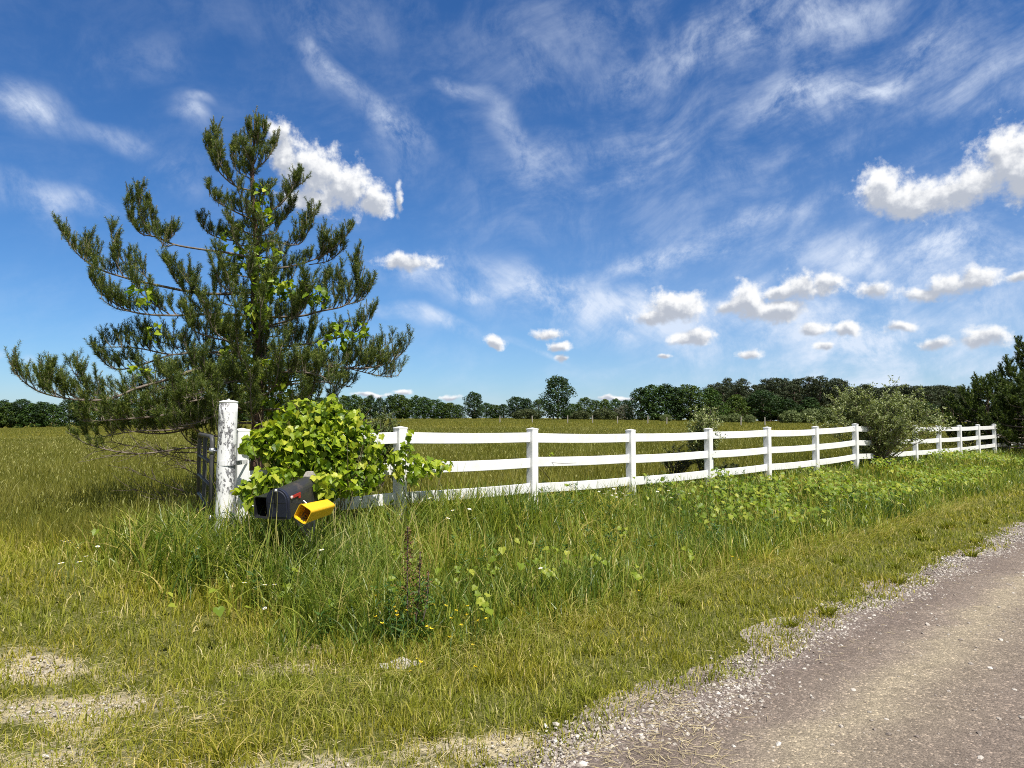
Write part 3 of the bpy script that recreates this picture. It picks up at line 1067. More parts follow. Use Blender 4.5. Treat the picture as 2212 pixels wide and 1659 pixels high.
# a few larger leaves near the dock plant and in the middle of the verge
pts = [(860, 1195, .055), (850, 1190, .06), (905, 1207, .045), (1180, 1215, .04), (1045, 1300, .05), (1035, 1290, .055), (1050, 1315, .045), (1290, 1210, .05), (1185, 1240, .05), (1050, 1225, .045), (990, 1230, .04), (1380, 1240, .05), (1545, 1110, .07), (1610, 1105, .07), (1345, 1150, .05), (1490, 1190, .05)]
for x, y, s_ in pts:
    for j in range(5):
        h = hit(x + rng.normal(0, 9), y + rng.normal(0, 8), .28)
        nr = np.array([[rng.normal(0.1, .4), -.7 + rng.normal(0, .3), 1]])
        m_.scatter(*GL, h[None], frames_from_normals(nr, rng.normal(0, .8, 1)), np.array([s_]) * rng.uniform(.7, 1.1), np.array([rng.uniform(.35, .9)]))
o = m_.build('ground_vine', M['verge_leaf'])
tag(o, 'yellow green vine leaves spread through the verge grass', 'ground vine', kind='stuff')

# leafy weeds mixed in the verge
m_ = MB()
n_ = 420
a = rng.uniform(-2, 14, n_); p = rng.uniform(4.1, 7.2, n_)
X = U[0] * a + NN[0] * p; Y = U[1] * a + NN[1] * p
T, _ = tallness(X, Y)
kk = (T > .6) & (vnoise(X, Y, 1.0, 77) > .42)
for x, y in zip(X[kk], Y[kk]):
    k_ = 26; hgt = rng.uniform(.2, .38)
    z = np.sort(rng.uniform(.1, 1, k_)) * hgt
    az = rng.uniform(0, 6.28, k_)
    pos = np.stack([np.full(k_, x), np.full(k_, y), float(ground(x, y)) + z], -1)
    m_.scatter(*DL, pos, rotm(az, rng.uniform(-.1, .8, k_), rng.normal(0, .3, k_)), np.stack([np.full(k_, .018), rng.uniform(.05, .09, k_), np.full(k_, .05)], -1), rng.random(k_))
o = m_.build('leafy_weeds', M['weed'])
tag(o, 'leafy green weeds mixed into the verge grass', 'weeds', kind='stuff')

# ------------------------------------------------------------------ white fence
UX = np.array([U[0], U[1], 0]); NX = np.array([NN[0], NN[1], 0]); ZX = np.array([0, 0, 1.0])
FX = [865, 1150, 1362, 1530, 1657, 1761, 1847, 1917, 1976, 2027, 2072, 2112, 2147]
FY = [921, 924, 927, 924.6, 921.8, 920.5, 914.8, 917, 918, 918, 918, 916.5, 915.5]
posts = [at(522, 925, 7.42)]
for i, (x, y) in enumerate(zip(FX, FY)):
    posts.append(at(x, y, 8.8 + 1.70 * i))
for i in (13, 14, 15):
    q = posts[-1] + np.array([1.75, 1.70, .0]); posts.append(q)
fence = empty('white_fence', (posts[0][0], posts[0][1], float(ground(posts[0][0], posts[0][1]))),
              'long white vinyl three rail fence running along the verge to the right', 'fence')
tops = []
for i, q in enumerate(posts):
    tilt = rng.normal(0, .006, 2)
    gz = float(ground(q[0], q[1]))
    zt = q[2] - .018
    c = np.array([q[0], q[1], (zt + gz - .15) / 2])
    d = posts[min(i + 1, len(posts) - 1)] - posts[max(i - 1, 0)]; d[2] = 0; d /= np.linalg.norm(d)
    nrm = np.array([-d[1], d[0], 0])
    m_ = MB(); m_.box(c, (.127, .127, zt - gz + .15), [d, nrm, ZX], bevel=.006)
    po = shift(m_, fence).build('post', M['vinyl'], fence)
    m_ = MB()
    w = .0665
    ring = lambda ww, z: np.array([q[:2].tolist() + [0]] * 4) + np.array([(-d - nrm) * ww, (d - nrm) * ww, (d + nrm) * ww, (-d + nrm) * ww]) + np.array([0, 0, z])
    m_.loft([ring(w, zt - .010), ring(w, zt + .003), ring(.004, zt + .020)])
    shift(m_, fence).build('cap', M['vinyl'], po)
    tops.append((q[0], q[1], zt))
for i in range(len(tops) - 1):
    A = np.array(tops[i]); B = np.array(tops[i + 1])
    for k_ in range(3):
        off = -.055 - .07 - k_ * .37
        sag = rng.normal(0, .004)
        a_ = A + [0, 0, off + sag]; b_ = B + [0, 0, off + sag]
        d = b_ - a_; ln = np.linalg.norm(d); d /= ln
        a2 = a_ + d * .0655; b2 = b_ - d * .0655
        nrm = np.cross(ZX, d); nrm /= np.linalg.norm(nrm); upv = np.cross(d, nrm)
        m_ = MB()
        # ribbed vinyl rail: rounded profile with two shallow grooves
        prof = [(-.019, -.066), (-.016, -.07), (.016, -.07), (.019, -.066), (.019, .066), (.016, .07), (-.016, .07), (-.019, .066)]
        rings = []
        for t_ in np.linspace(0, 1, 5):
            cc = a2 + (b2 - a2) * t_ - np.array([0, 0, .010 * math.sin(t_ * math.pi)])
            rings.append(np.array([cc + nrm * x + upv * y for x, y in prof]))
        m_.loft(rings)
        shift(m_, fence).build('rail', M['vinyl'], fence)
        if i == 6 and k_ == 0:
            m_ = MB()
            pos = b2 - nrm * .0196
            for du, dv, wu, wv in ((.105, .030, .045, .014), (.112, -.036, .036, .012), (.140, -.004, .008, .075), (.030, -.002, .012, .085)):
                m_ = MB(); m_.box(pos - d * du + upv * dv, (wu, .0012, wv), [d, nrm, upv])
                shift(m_, fence).build('faded_marking', M['mark'], fence)

# ------------------------------------------------------------------ round gate post
gp = at(493, 912, 7.15)
gz = float(ground(gp[0], gp[1]))
ztop = at(493, 868, 7.15)[2]
gpost = empty('gate_post', (gp[0], gp[1], gz), 'thick round gate post with peeling white paint, strapped to the fence end', 'gate post')
m_ = MB()
zz = np.linspace(gz - .2, ztop, 16)
m_.tube([(gp[0] + .025 * (1 - (z - gz) / (ztop - gz)) * -1, gp[1], z) for z in zz], .089, 28)
shift(m_, gpost).build('shaft', M['peel'], gpost, True)
m_ = MB()
ang = np.linspace(0, 2 * math.pi, 28, endpoint=False)
ringc = lambda r, z: np.stack([gp[0] + np.cos(ang) * r, gp[1] + np.sin(ang) * r, np.full(28, z)], -1)
m_.loft([ringc(.091, ztop - .012), ringc(.092, ztop + .002), ringc(.06, ztop + .012), ringc(.012, ztop + .020), ringc(.007, ztop + .03)])
shift(m_, gpost).build('cap', M['vinyl'], gpost, True)
for yy_, nm in ((1000, 'strap'), (1146, 'strap')):
    zs = at(493, yy_, 7.15)[2]
    e = posts[0]
    d = (e[:2] - gp[:2]); d /= np.linalg.norm(d); pd = np.array([-d[1], d[0]])
    outl = [gp[:2] + .094 * (math.cos(t_) * -d + math.sin(t_) * pd) for t_ in np.linspace(-math.pi / 2, math.pi / 2, 13)]
    ex = e[:2] + d * .07
    outl += [ex + pd * .073, ex - pd * .073]
    outl = np.array(outl)
    if nm:
        cen = outl.mean(0)
        inn = cen + (outl - cen) * .97
        m_ = MB()
        r3 = lambda o2, z: np.concatenate([o2, np.full((len(o2), 1), z)], 1)
        m_.loft([r3(inn, zs - .022), r3(outl, zs - .022), r3(outl, zs + .022), r3(inn, zs + .022)], False, False)
        shift(m_, gpost).build(nm, M['peel'], gpost)

# ------------------------------------------------------------------ tubular gate
ga = at(459, 940, 7.28); gb = at(431, 950, 8.95)
gateo = empty('metal_gate', (ga[0], ga[1], float(ground(ga[0], ga[1]))), 'grey tubular metal gate standing open beside the round gate post', 'gate')
gd = gb - ga; gd[2] = 0; gl = np.linalg.norm(gd); gd /= gl
zt = ga[2] - .02
zr = [zt, zt - .26, zt - .50, zt - .73, zt - .93]
m_ = MB()
crn = .07
path = [ga + gd * 0 + [0, 0, zr[-1] - ga[2] - .05], ga * 1 + [0, 0, zt - crn - ga[2]]]
for t_ in np.linspace(0, math.pi / 2, 6)[1:]:
    path.append(np.array([ga[0], ga[1], zt]) + gd * (crn - crn * math.cos(t_)) + np.array([0, 0, -crn + crn * math.sin(t_)]))
e_ = np.array([gb[0], gb[1], zt])
path.append(e_ - gd * crn)
for t_ in np.linspace(0, math.pi / 2, 6)[1:]:
    path.append(e_ - gd * (crn - crn * math.sin(t_)) + np.array([0, 0, -crn + crn * math.cos(t_)]))
path.append(e_ + np.array([0, 0, zr[-1] - zt - .05]))
m_.tube(path, .0245, 12)
shift(m_, gateo).build('gate_frame', M['gatemetal'], gateo, True)
for z in zr[1:]:
    m_ = MB(); a_ = np.array([ga[0], ga[1], z]) + gd * .015; b_ = np.array([gb[0], gb[1], z]) - gd * .015
    m_.tube([a_, (a_ + b_) / 2, b_], .020, 10)
    shift(m_, gateo).build('cross_bar', M['gatemetal'], gateo, True)
for fr in (.50,):
    m_ = MB(); c = np.array([ga[0], ga[1], 0]) + gd * gl * fr
    m_.box([c[0], c[1], (zt + zr[-1]) / 2], (.035, .035, zt - zr[-1]), bevel=.004)
    shift(m_, gateo).build('brace', M['gatemetal'], gateo)
for z in (zt - .14, zt - .82):
    m_ = MB()
    hx = np.array([ga[0], ga[1], z])
    m_.tube([hx - [0, 0, .03], hx + [0, 0, .03]], .031, 12)
    tgt = np.array([gp[0], gp[1], z]); dd = tgt - hx; dl = np.linalg.norm(dd)
    m_.tube([hx, hx + dd * (1 - .085 / dl)], .011, 8)
    m_.tube([hx + [0, 0, -.05], hx + [0, 0, .045]], .010, 8)
    shift(m_, gateo).build('hinge', M['galv'], gateo, True)

# ------------------------------------------------------------------ mailboxes
def local_axes(yaw, pitch, roll=0):
    """f: from front to back, r: right seen from the front, u: up"""
    f = np.array([math.sin(yaw) * math.cos(pitch), math.cos(yaw) * math.cos(pitch), math.sin(pitch)])
    r = np.cross(f, ZX); r /= np.linalg.norm(r)
    u = np.cross(r, f)
    c, s_ = math.cos(roll), math.sin(roll)
    return f, r * c - u * s_, r * s_ + u * c


mbp = at(600.5, 1088, 6.2)
f_, r_v, u_ = local_axes(math.radians(13), math.radians(8))
mail = empty('mailbox', mbp, 'black arched metal mailbox with closed navy door and red flag', 'mailbox')
w_, h_, ln = .195, .255, .50
def arch(wd, ht, o, k_=14, inset=0.0):
    wd -= inset * 2; R = wd / 2; st = ht - R - inset
    pts = [(-R, -ht / 2 + inset), (R, -ht / 2 + inset)]
    pts += [(R * math.cos(t_), -ht / 2 + st + R * math.sin(t_)) for t_ in np.linspace(0, math.pi, k_)]
    return np.array([o + r_v * x + u_ * y for x, y in pts])
O0 = mbp
m_ = MB(); m_.loft([arch(w_, h_, O0 + f_ * .004), arch(w_, h_, O0 + f_ * ln * .5), arch(w_, h_, O0 + f_ * ln)])
shift(m_, mail).build('body', M['blackmetal'], mail)
m_ = MB(); m_.loft([arch(w_ + .012, h_ + .010, O0 - f_ * .012), arch(w_ + .016, h_ + .014, O0 - f_ * .006), arch(w_ + .016, h_ + .014, O0 + f_ * .018), arch(w_ + .004, h_ + .004, O0 + f_ * .0185)])
dr = shift(m_, mail)
door = dr.build('door', M['doormetal'], mail)
m_ = MB()
m_.loft([arch(w_ - .01, h_ - .014, O0 - f_ * .0125), arch(w_ - .022, h_ - .026, O0 - f_ * .0175)])
shift(m_, mail).build('door_panel', M['doormetal'], door)
m_ = MB(); m_.box(O0 + u_ * .055 - f_ * .022, (.022, .012, .10), [r_v, f_, u_], bevel=.002)
m_.box(O0 + u_ * .006 - f_ * .0145, (.165, .006, .006), [r_v, f_, u_])
shift(m_, mail).build('latch', M['blackplastic'], door)
m_ = MB(); m_.box(O0 + u_ * .119 - f_ * .020, (.026, .03, .024), [r_v, f_, u_], bevel=.006)
shift(m_, mail).build('catch', M['galv'], door)
m_ = MB()
side = O0 + r_v * (w_ / 2 + .008)
m_.box(side + f_ * .125 + u_ * .045, (.15, .005, .026), [f_, r_v, u_], bevel=.0015)
m_.box(side + f_ * .182 + u_ * .024, (.036, .005, .032), [f_, r_v, u_], bevel=.0015)
fl = shift(m_, mail).build('flag', M['redflag'], mail)
m_ = MB(); m_.tube([side - r_v * .006 + f_ * .052 + u_ * .044, side + r_v * .006 + f_ * .052 + u_ * .044], .016, 14)
shift(m_, mail).build('pivot', M['rivet'], fl, True)

mpost_c = at(669, 1018, 6.82)
gz = float(ground(mpost_c[0], mpost_c[1]))
mpo = empty('mailbox_post', (mpost_c[0], mpost_c[1], gz), 'weathered grey wooden post behind the black mailbox', 'post')
m_ = MB()
pr = lambda s2, z: np.array([[mpost_c[0] + sx_ * s2, mpost_c[1] + sy_ * s2, z] for sx_, sy_ in ((-1, -1), (1, -1), (1, 1), (-1, 1))])
zt2 = mpost_c[2]
m_.loft([pr(.047, gz - .2), pr(.047, zt2 - .045), pr(.030, zt2 - .006), pr(.022, zt2)])
shift(m_, mpo).build('shaft', M['graywood'], mpo)
m_ = MB()
base = O0 - u_ * (h_ / 2 + .022)
m_.box(base + f_ * .38 - r_v * .03, (.10, .62, .035), [r_v, f_, u_], bevel=.003)
shift(m_, mpo).build('arm', M['graywood'], mpo)
m_ = MB()
a_ = np.array([mpost_c[0], mpost_c[1], gz + .25]); b_ = base + f_ * .25 - [0, 0, .03]
dd = b_ - a_; L_ = np.linalg.norm(dd); dd /= L_; n1 = np.cross(dd, r_v); n1 /= np.linalg.norm(n1)
m_.box((a_ + b_) / 2, (.02, .03, L_), [np.cross(n1, dd), n1, dd], bevel=.003)
shift(m_, mpo).build('brace', M['graywood'], mpo)


def tube_box(name, label, c, yaw, pitch, roll, wd, ht, ln, rad, taper, mat, th=.006):
    f2, r2, u2 = local_axes(yaw, pitch, roll)
    root = empty(name, c, label, 'newspaper box')
    def rr(sw, sh, o, k_=5):
        pts = []
        for cx_, cy_, a0 in ((1, -1, -90), (1, 1, 0), (-1, 1, 90), (-1, -1, 180)):
            for t_ in np.linspace(0, 90, k_):
                an = math.radians(a0 + t_)
                pts.append((cx_ * (sw / 2 - rad) + rad * math.cos(an), cy_ * (sh / 2 - rad) + rad * math.sin(an)))
        return np.array([o + r2 * x + u2 * y for x, y in pts])
    m_ = MB()
    tp = taper
    m_.loft([rr(wd - 2 * th, ht - 2 * th, c + f2 * .002), rr(wd + .004, ht + .004, c), rr(wd + .006, ht + .006, c + f2 * .012), rr(wd, ht, c + f2 * .016),
             rr(wd * (1 + tp) / 2, ht * (1 + tp) / 2, c + f2 * ln / 2), rr(wd * tp, ht * tp, c + f2 * ln),
             rr(wd * tp * .9, ht * tp * .9, c + f2 * (ln + .012))], False, True)
    # inner lining
    m_.loft([rr(wd * tp - 2 * th, ht * tp - 2 * th, c + f2 * (ln - .01)), rr(wd - 2 * th, ht - 2 * th, c + f2 * .002)], True, False)
    shift(m_, root).build('shell', mat, root)
    return root, f2, r2, u2


c = at(569, 1097, 6.36)
nb, *_ = tube_box('newspaper_box', 'open black plastic newspaper box to the left of the arched mailbox', c, math.radians(14), math.radians(7), math.radians(3), .185, .19, .46, .022, .95, M['blackplastic'])
c = at(653.5, 1110.5, 6.02)
yb_, f2, r2, u2 = tube_box('newspaper_box', 'open yellow plastic newspaper box tilted over beside the mailbox', c, math.radians(17), math.radians(2), math.radians(29), .128, .132, .40, .022, .86, M['yellow'], .004)
# leaves and twigs caught inside
m_ = MB()
for j in range(9):
    q = c + f2 * rng.uniform(.02, .25) + r2 * rng.uniform(-.045, .045) - u2 * .057
    m_.box(q, (rng.uniform(.01, .03), rng.uniform(.01, .025), .003), [r2, f2, u2])
for j in range(4):
    q = c + f2 * .03 + r2 * rng.uniform(-.03, .05) - u2 * .055
    m_.tube([q, q + r2 * rng.normal(0, .02) + u2 * .05, q + f2 * .06 + r2 * rng.normal(0, .02) + u2 * rng.uniform(.07, .1)], .0012, 5)
db_ = m_.build('leaf_litter', M['debris'])
tag(db_, 'dark dry leaf scraps and twigs caught inside the yellow newspaper box', 'leaf litter', kind='stuff')
m_ = MB()
q = c + f2 * .2 - r2 * .066
m_.tube([q, q - r2 * .075 + u2 * .01, O0 + f_ * .2 + r_v * .1 - u_ * .05], .007, 8)
shift(m_, yb_).build('bracket', M['galv'], yb_)

# ------------------------------------------------------------------ pines
def catmull(pts, per=5):
    pts = np.asarray(pts, float)
    P = np.vstack([2 * pts[0] - pts[1], pts, 2 * pts[-1] - pts[-2]])
    out = []
    for i in range(1, len(P) - 2):
        for t_ in np.linspace(0, 1, per, endpoint=False):
            a, b, c_, d = P[i - 1], P[i], P[i + 1], P[i + 2]
            out.append(.5 * ((2 * b) + (c_ - a) * t_ + (2 * a - 5 * b + 4 * c_ - d) * t_ ** 2 + (3 * b - a - 3 * c_ + d) * t_ ** 3))
    out.append(pts[-1])
    return np.array(out)


class Needles:
    def __init__(s): s.b, s.d, s.t, s.l = [], [], [], []
    def along(s, pts, t0, density, length, tint):
        seg = np.linalg.norm(np.diff(pts, axis=0), axis=1)
        tot = seg.sum() * (1 - t0)
        n_ = max(4, int(tot * density))
        cum = np.concatenate([[0], np.cumsum(seg)]); cum /= cum[-1]
        u = t0 + (1 - t0) * (np.arange(n_) + rng.random(n_)) / n_
        P = np.stack([np.interp(u, cum, pts[:, k_]) for k_ in range(3)], -1)
        T = np.stack([np.interp(u, cum, np.gradient(pts[:, k_])) for k_ in range(3)], -1)
        T /= np.linalg.norm(T, axis=1)[:, None] + 1e-9
        R = rng.normal(0, 1, (n_, 3)); R -= T * (R * T).sum(1)[:, None]; R /= np.linalg.norm(R, axis=1)[:, None]
        D = T * rng.uniform(.45, 1.1, (n_, 1)) + R * .85
        D /= np.linalg.norm(D, axis=1)[:, None]
        s.b.append(P); s.d.append(D); s.l.append(length * rng.uniform(.7, 1.15, n_) * (1 - .35 * np.clip((u - .8) * 5, 0, 1)))
        s.t.append(np.clip(rng.normal(tint, .22, n_) + .15 * (u > .9), 0, 1))
    def build(s, name, width, mat, parent):
        B = np.concatenate(s.b); D = np.concatenate(s.d); l = np.concatenate(s.l); t_ = np.concatenate(s.t)
        S = np.cross(D, rng.normal(0, 1, D.shape)); S /= np.linalg.norm(S, axis=1)[:, None] + 1e-9
        w = width / 2
        V = np.stack([B - S * w, B + S * w, B + D * l[:, None]], 1).reshape(-1, 3)
        V = V - np.array(parent.location)
        Fc = np.arange(len(V)).reshape(-1, 3)
        return new_mesh(name, V, [Fc], mat, parent, {'tint': np.repeat(t_, 3)}), len(B)


def grow(p, d, length, up, wob, n_=5):
    pts = [np.array(p)]; d = np.array(d, float); d /= np.linalg.norm(d)
    for i in range(n_):
        d = d + np.array([0, 0, up]) + rng.normal(0, wob, 3); d /= np.linalg.norm(d)
        pts.append(pts[-1] + d * length / n_)
    return np.array(pts)


def dress(nd, tw, pts, f0=.3, dens=1.0, seclen=.42, needle=.056, nden=340, tint=.46, step=.078, upb=.34, tert=(5, 9)):
    """secondary and tertiary shoots with needles along a limb"""
    seg = np.linalg.norm(np.diff(pts, axis=0), axis=1); tot = seg.sum()
    cum = np.concatenate([[0], np.cumsum(seg)]) / tot
    k_ = max(3, int(tot * (1 - f0) / step * dens))
    nd.along(pts, max(f0, 1 - .45 / max(tot, .3)), nden, needle, tint)
    for u in f0 + (1 - f0) * (np.arange(k_) + rng.random(k_)) / k_:
        P = np.array([np.interp(u, cum, pts[:, j]) for j in range(3)])
        i = min(len(pts) - 2, int(np.searchsorted(cum, u)) - 1 if u > 0 else 0); i = max(i, 0)
        T = pts[i + 1] - pts[i]; T /= np.linalg.norm(T) + 1e-9
        R = rng.normal(0, 1, 3); R -= T * R.dot(T); R /= np.linalg.norm(R)
        R[2] = abs(R[2]) * .8 + .1
        ln = seclen * rng.uniform(.5, 1.1) * (1 - .45 * u) + .06
        s1 = grow(P, T * rng.uniform(.5, 1.0) + R * .8, ln, upb, .10, 5)
        tw.tube(s1, np.linspace(.0065, .003, 6), 4, cap=False)
        nd.along(s1, .25, nden, needle, tint + rng.normal(0, .08))
        for j in range(int(rng.integers(*tert))):
            q = rng.integers(1, 5)
            T1 = s1[q + 1 if q < 5 else 5] - s1[q]; T1 /= np.linalg.norm(T1) + 1e-9
            R = rng.normal(0, 1, 3); R -= T1 * R.dot(T1); R /= np.linalg.norm(R)
            s2 = grow(s1[q], T1 * .8 + R * .75, rng.uniform(.09, .22) * seclen / .42, upb * 1.1, .08, 3)
            nd.along(s2, 0.0, nden, needle, tint + rng.normal(0, .1))


# --- the big pine beside the gate
PD = 10.5
Zc = lambda x, y: (x * .4444, 221 + y * .4444)     # measured branch points
def zp(x, y, dD=0.0):
    q = Zc(x, y)
    return at(q[0], q[1], PD + dD)
tb = zp(1250, 1560); tb[2] = float(ground(tb[0], tb[1]))
pine = empty('pine_tree', tb, 'tall dark green pine with upswept branches and a climbing vine behind the gate post', 'tree')
trunk = catmull([tb - [0, 0, .1], zp(1252, 1560), zp(1252, 1200), zp(1238, 1000), zp(1245, 700), zp(1226, 400), zp(1236, 170), zp(1237, 90)], 6)
m_ = MB()
zs_ = trunk[:, 2]; fr = (zs_ - zs_.min()) / (zs_.max() - zs_.min())
m_.tube(trunk, .095 * (1 - fr) ** .85 + .008, 14)
shift(m_, pine).build('trunk', M['bark'], pine, True)
LIMBS = [
    ([(1228, 430, 0), (1140, 405, -.1), (1060, 330, -.15), (1022, 240, -.15), (1012, 190, -.1)], .25, 1),
    ([(1140, 405, -.1), (1070, 300, -.3), (1062, 230, -.3)], .3, 1), ([(1060, 330, -.15), (1040, 200, 0), (1040, 140, 0)], .2, 1),
    ([(1226, 570, 0), (1120, 520, -.2), (1040, 470, -.2), (1015, 415, -.2)], .25, 1),
    ([(1226, 660, 0), (1120, 670, .2), (1020, 640, .3), (965, 575, .3)], .2, 1),
    ([(1240, 760, 0), (1100, 730, -.1), (985, 715, -.2), (850, 692, -.25), (760, 655, -.3), (680, 635, -.3), (635, 560, -.3), (618, 465, -.3)], .60, 1),
    ([(740, 655, -.3), (690, 560, -.35), (675, 430, -.35)], .2, 1), ([(760, 655, -.3), (740, 590, -.2), (728, 492, -.2)], .2, 1), ([(850, 692, -.3), (790, 700, -.35), (850, 640, -.3)], .1, 1),
    ([(1240, 925, 0), (1000, 930, -.2), (760, 888, -.4), (600, 850, -.5), (470, 805, -.6), (370, 730, -.6), (295, 612, -.6)], .62, 1),
    ([(600, 850, -.5), (560, 760, -.6), (538, 612, -.6)], .2, 1), ([(470, 805, -.6), (450, 740, -.5), (425, 678, -.5)], .2, 1), ([(740, 885, -.4), (690, 830, -.5), (605, 780, -.5)], .2, 1),
    ([(1244, 1035, 0), (1000, 1030, -.4), (830, 1036, -.6), (640, 1018, -.7), (500, 935, -.8), (432, 850, -.8)], .35, 1),
    ([(830, 1036, -.6), (720, 960, -.7), (640, 880, -.8)], .2, 1), ([(1000, 1030, -.4), (900, 930, -.5), (800, 770, -.5)], .3, 1), ([(1000, 1000, -.4), (940, 900, -.6), (880, 825, -.6)], .2, 1),
    ([(640, 1018, -.7), (560, 1000, -.8), (485, 950, -.9)], .1, 1),
    ([(1246, 1218, 0), (1080, 1215, -.2), (940, 1216, -.3), (830, 1226, -.4), (700, 1200, -.5), (600, 1190, -.6), (500, 1190, -.6)], .5, 1),
    ([(940, 1216, -.3), (800, 1170, -.4), (650, 1140, -.4)], .35, 1), ([(830, 1226, -.4), (640, 1290, -.5), (540, 1290, -.5), (460, 1215, -.5)], .3, 1),
    ([(1250, 1290, 0), (1000, 1290, -.3), (820, 1345, -.7), (660, 1392, -.9), (540, 1440, -1.1), (400, 1448, -1.3), (230, 1420, -1.5), (130, 1370, -1.6), (58, 1300, -1.7)], .45, 1),
    ([(540, 1440, -1.1), (430, 1400, -1.2), (350, 1300, -1.3)], .2, 1), ([(400, 1448, -1.3), (300, 1400, -1.4), (240, 1322, -1.4)], .15, 1), ([(300, 1430, -1.4), (220, 1390, -1.4), (182, 1335, -1.4)], .1, 1),
    ([(1250, 1420, 0), (1000, 1470, -.5), (800, 1520, -.9), (600, 1540, -1.2), (430, 1550, -1.3), (380, 1540, -1.3)], .35, 1),
    ([(1250, 1450, 0), (1050, 1540, -.4), (850, 1590, -.8), (650, 1600, -1.0), (420, 1640, -1.1)], .4, 1),
    ([(1250, 1330, 0), (1000, 1330, -.1), (760, 1400, -.4), (560, 1500, -.6), (420, 1490, -.6)], .35, 1),
    ([(1250, 1480, 0), (1000, 1560, .2), (800, 1610, .3), (600, 1590, .3), (480, 1540, .3)], .3, 1),
    ([(1250, 1300, 0), (1050, 1380, .5), (800, 1440, .8), (620, 1450, .9)], .3, 1), ([(1250, 1260, 0), (1050, 1290, .6), (860, 1330, .8), (740, 1300, .8)], .3, 1),
    ([(1250, 1440, 0), (1100, 1500, -.9), (950, 1560, -1.4), (800, 1580, -1.6)], .3, 1), ([(1250, 1200, 0), (1100, 1160, -.6), (960, 1120, -1.0), (900, 1060, -1.1)], .3, 1),
    ([(1250, 1380, 0), (1100, 1420, -.6), (900, 1460, -1.2), (700, 1500, -1.5)], .25, 1),
    ([(1250, 1350, 0), (1120, 1360, -.8), (1000, 1400, -1.5), (900, 1440, -1.9)], .3, 1),
    ([(1236, 330, 0), (1290, 285, 0), (1330, 225, 0), (1345, 200, 0)], .2, 1), ([(1236, 300, 0), (1275, 200, .1), (1285, 130, .1)], .3, 1),
    ([(1236, 240, 0), (1215, 180, .1), (1205, 130, .1)], .3, 1), ([(1236, 330, 0), (1170, 260, .1), (1150, 210, .1)], .2, 1), ([(1236, 380, 0), (1150, 330, -.2), (1120, 230, -.2)], .2, 1),
    ([(1236, 350, 0), (1210, 270, -.2), (1180, 210, -.2)], .25, 1), ([(1236, 250, 0), (1255, 160, -.15), (1262, 130, -.15)], .25, 1),
    ([(1236, 545, 0), (1330, 520, -.1), (1410, 440, -.1), (1448, 350, -.1)], .3, 1), ([(1380, 480, -.1), (1430, 420, 0), (1468, 390, 0)], .2, 1),
    ([(1240, 620, 0), (1320, 590, .2), (1390, 560, .2), (1422, 470, .2)], .2, 1),
    ([(1244, 685, 0), (1330, 676, 0), (1450, 692, .1), (1505, 610, .1), (1530, 520, .1)], .42, 1), ([(1440, 690, .1), (1470, 620, .1), (1465, 575, .1)], .2, 1),
    ([(1244, 810, 0), (1400, 800, .1), (1550, 755, .2), (1640, 695, .2), (1712, 615, .2)], .35, 1), ([(1550, 760, .2), (1580, 700, .1), (1592, 655, .1)], .2, 1), ([(1500, 790, .2), (1600, 770, .3), (1672, 710, .3)], .2, 1),
    ([(1246, 1045, 0), (1450, 1040, -.1), (1560, 1015, -.2), (1680, 985, -.2), (1735, 900, -.2), (1735, 755, -.2)], .5, 1),
    ([(1560, 1015, -.2), (1580, 930, -.3), (1575, 850, -.3)], .2, 1), ([(1620, 1000, -.2), (1650, 920, -.1), (1645, 840, -.1)], .2, 1), ([(1680, 985, -.2), (1760, 960, -.2), (1802, 905, -.2)], .15, 1),
    ([(1246, 1100, 0), (1400, 1060, -.5), (1480, 1000, -.7), (1495, 850, -.7)], .3, 1),
    ([(1250, 1190, 0), (1450, 1180, -.2), (1620, 1150, -.3), (1740, 1110, -.3), (1806, 1042, -.3)], .35, 1),
    ([(1250, 1290, 0), (1450, 1270, -.2), (1650, 1290, -.4), (1800, 1290, -.5), (1900, 1260, -.5), (1968, 1208, -.5)], .35, 1),
    ([(1700, 1290, -.4), (1800, 1260, -.3), (1885, 1182, -.3)], .2, 1), ([(1600, 1280, -.3), (1700, 1260, -.2), (1770, 1195, -.2)], .2, 1), ([(1700, 1295, -.4), (1850, 1330, -.5), (1935, 1330, -.5)], .2, 1),
    ([(1250, 1390, 0), (1420, 1370, -.2), (1580, 1360, -.3), (1710, 1385, -.3)], .25, 1), ([(1250, 1340, 0), (1400, 1310, -.6), (1560, 1330, -1.0), (1640, 1400, -1.1)], .3, 1),
]
def candles(nd, tw, w, k_, f0, lmin, lmax, tint=.62):
    for j in range(k_):
        u = f0 + (1 - f0) * rng.random() ** .8
        q = w[int(u * (len(w) - 1))]
        s1 = grow(q + rng.normal(0, .02, 3), [rng.normal(0, .22), rng.normal(0, .22), 1.0], rng.uniform(lmin, lmax), .05, .04, 4)
        tw.tube(s1, np.linspace(.005, .003, 5), 4, cap=False)
        nd.along(s1, .12, 420, .036, tint + rng.normal(0, .08))


nd = Needles()
for pts, f0, _d in LIMBS:
    w = catmull([zp(*q) for q in pts], 4)
    m_ = MB()
    ln = np.linalg.norm(np.diff(w, axis=0), axis=1).sum()
    r0 = .008 + .0055 * ln if len(pts) > 3 else .008
    m_.tube(w, np.linspace(r0, .004, len(w)), 7)
    tw = m_
    topf = pts[-1][1] < 620
    dress(nd, tw, w, max(f0 - .08, .05), 1.45 if topf else 1.3, .26 if topf else .38)
    candles(nd, tw, w, int(3 + 5 * ln), max(f0, .4), .16, .34)
    shift(m_, pine).build('branch', M['limb'], pine, True)
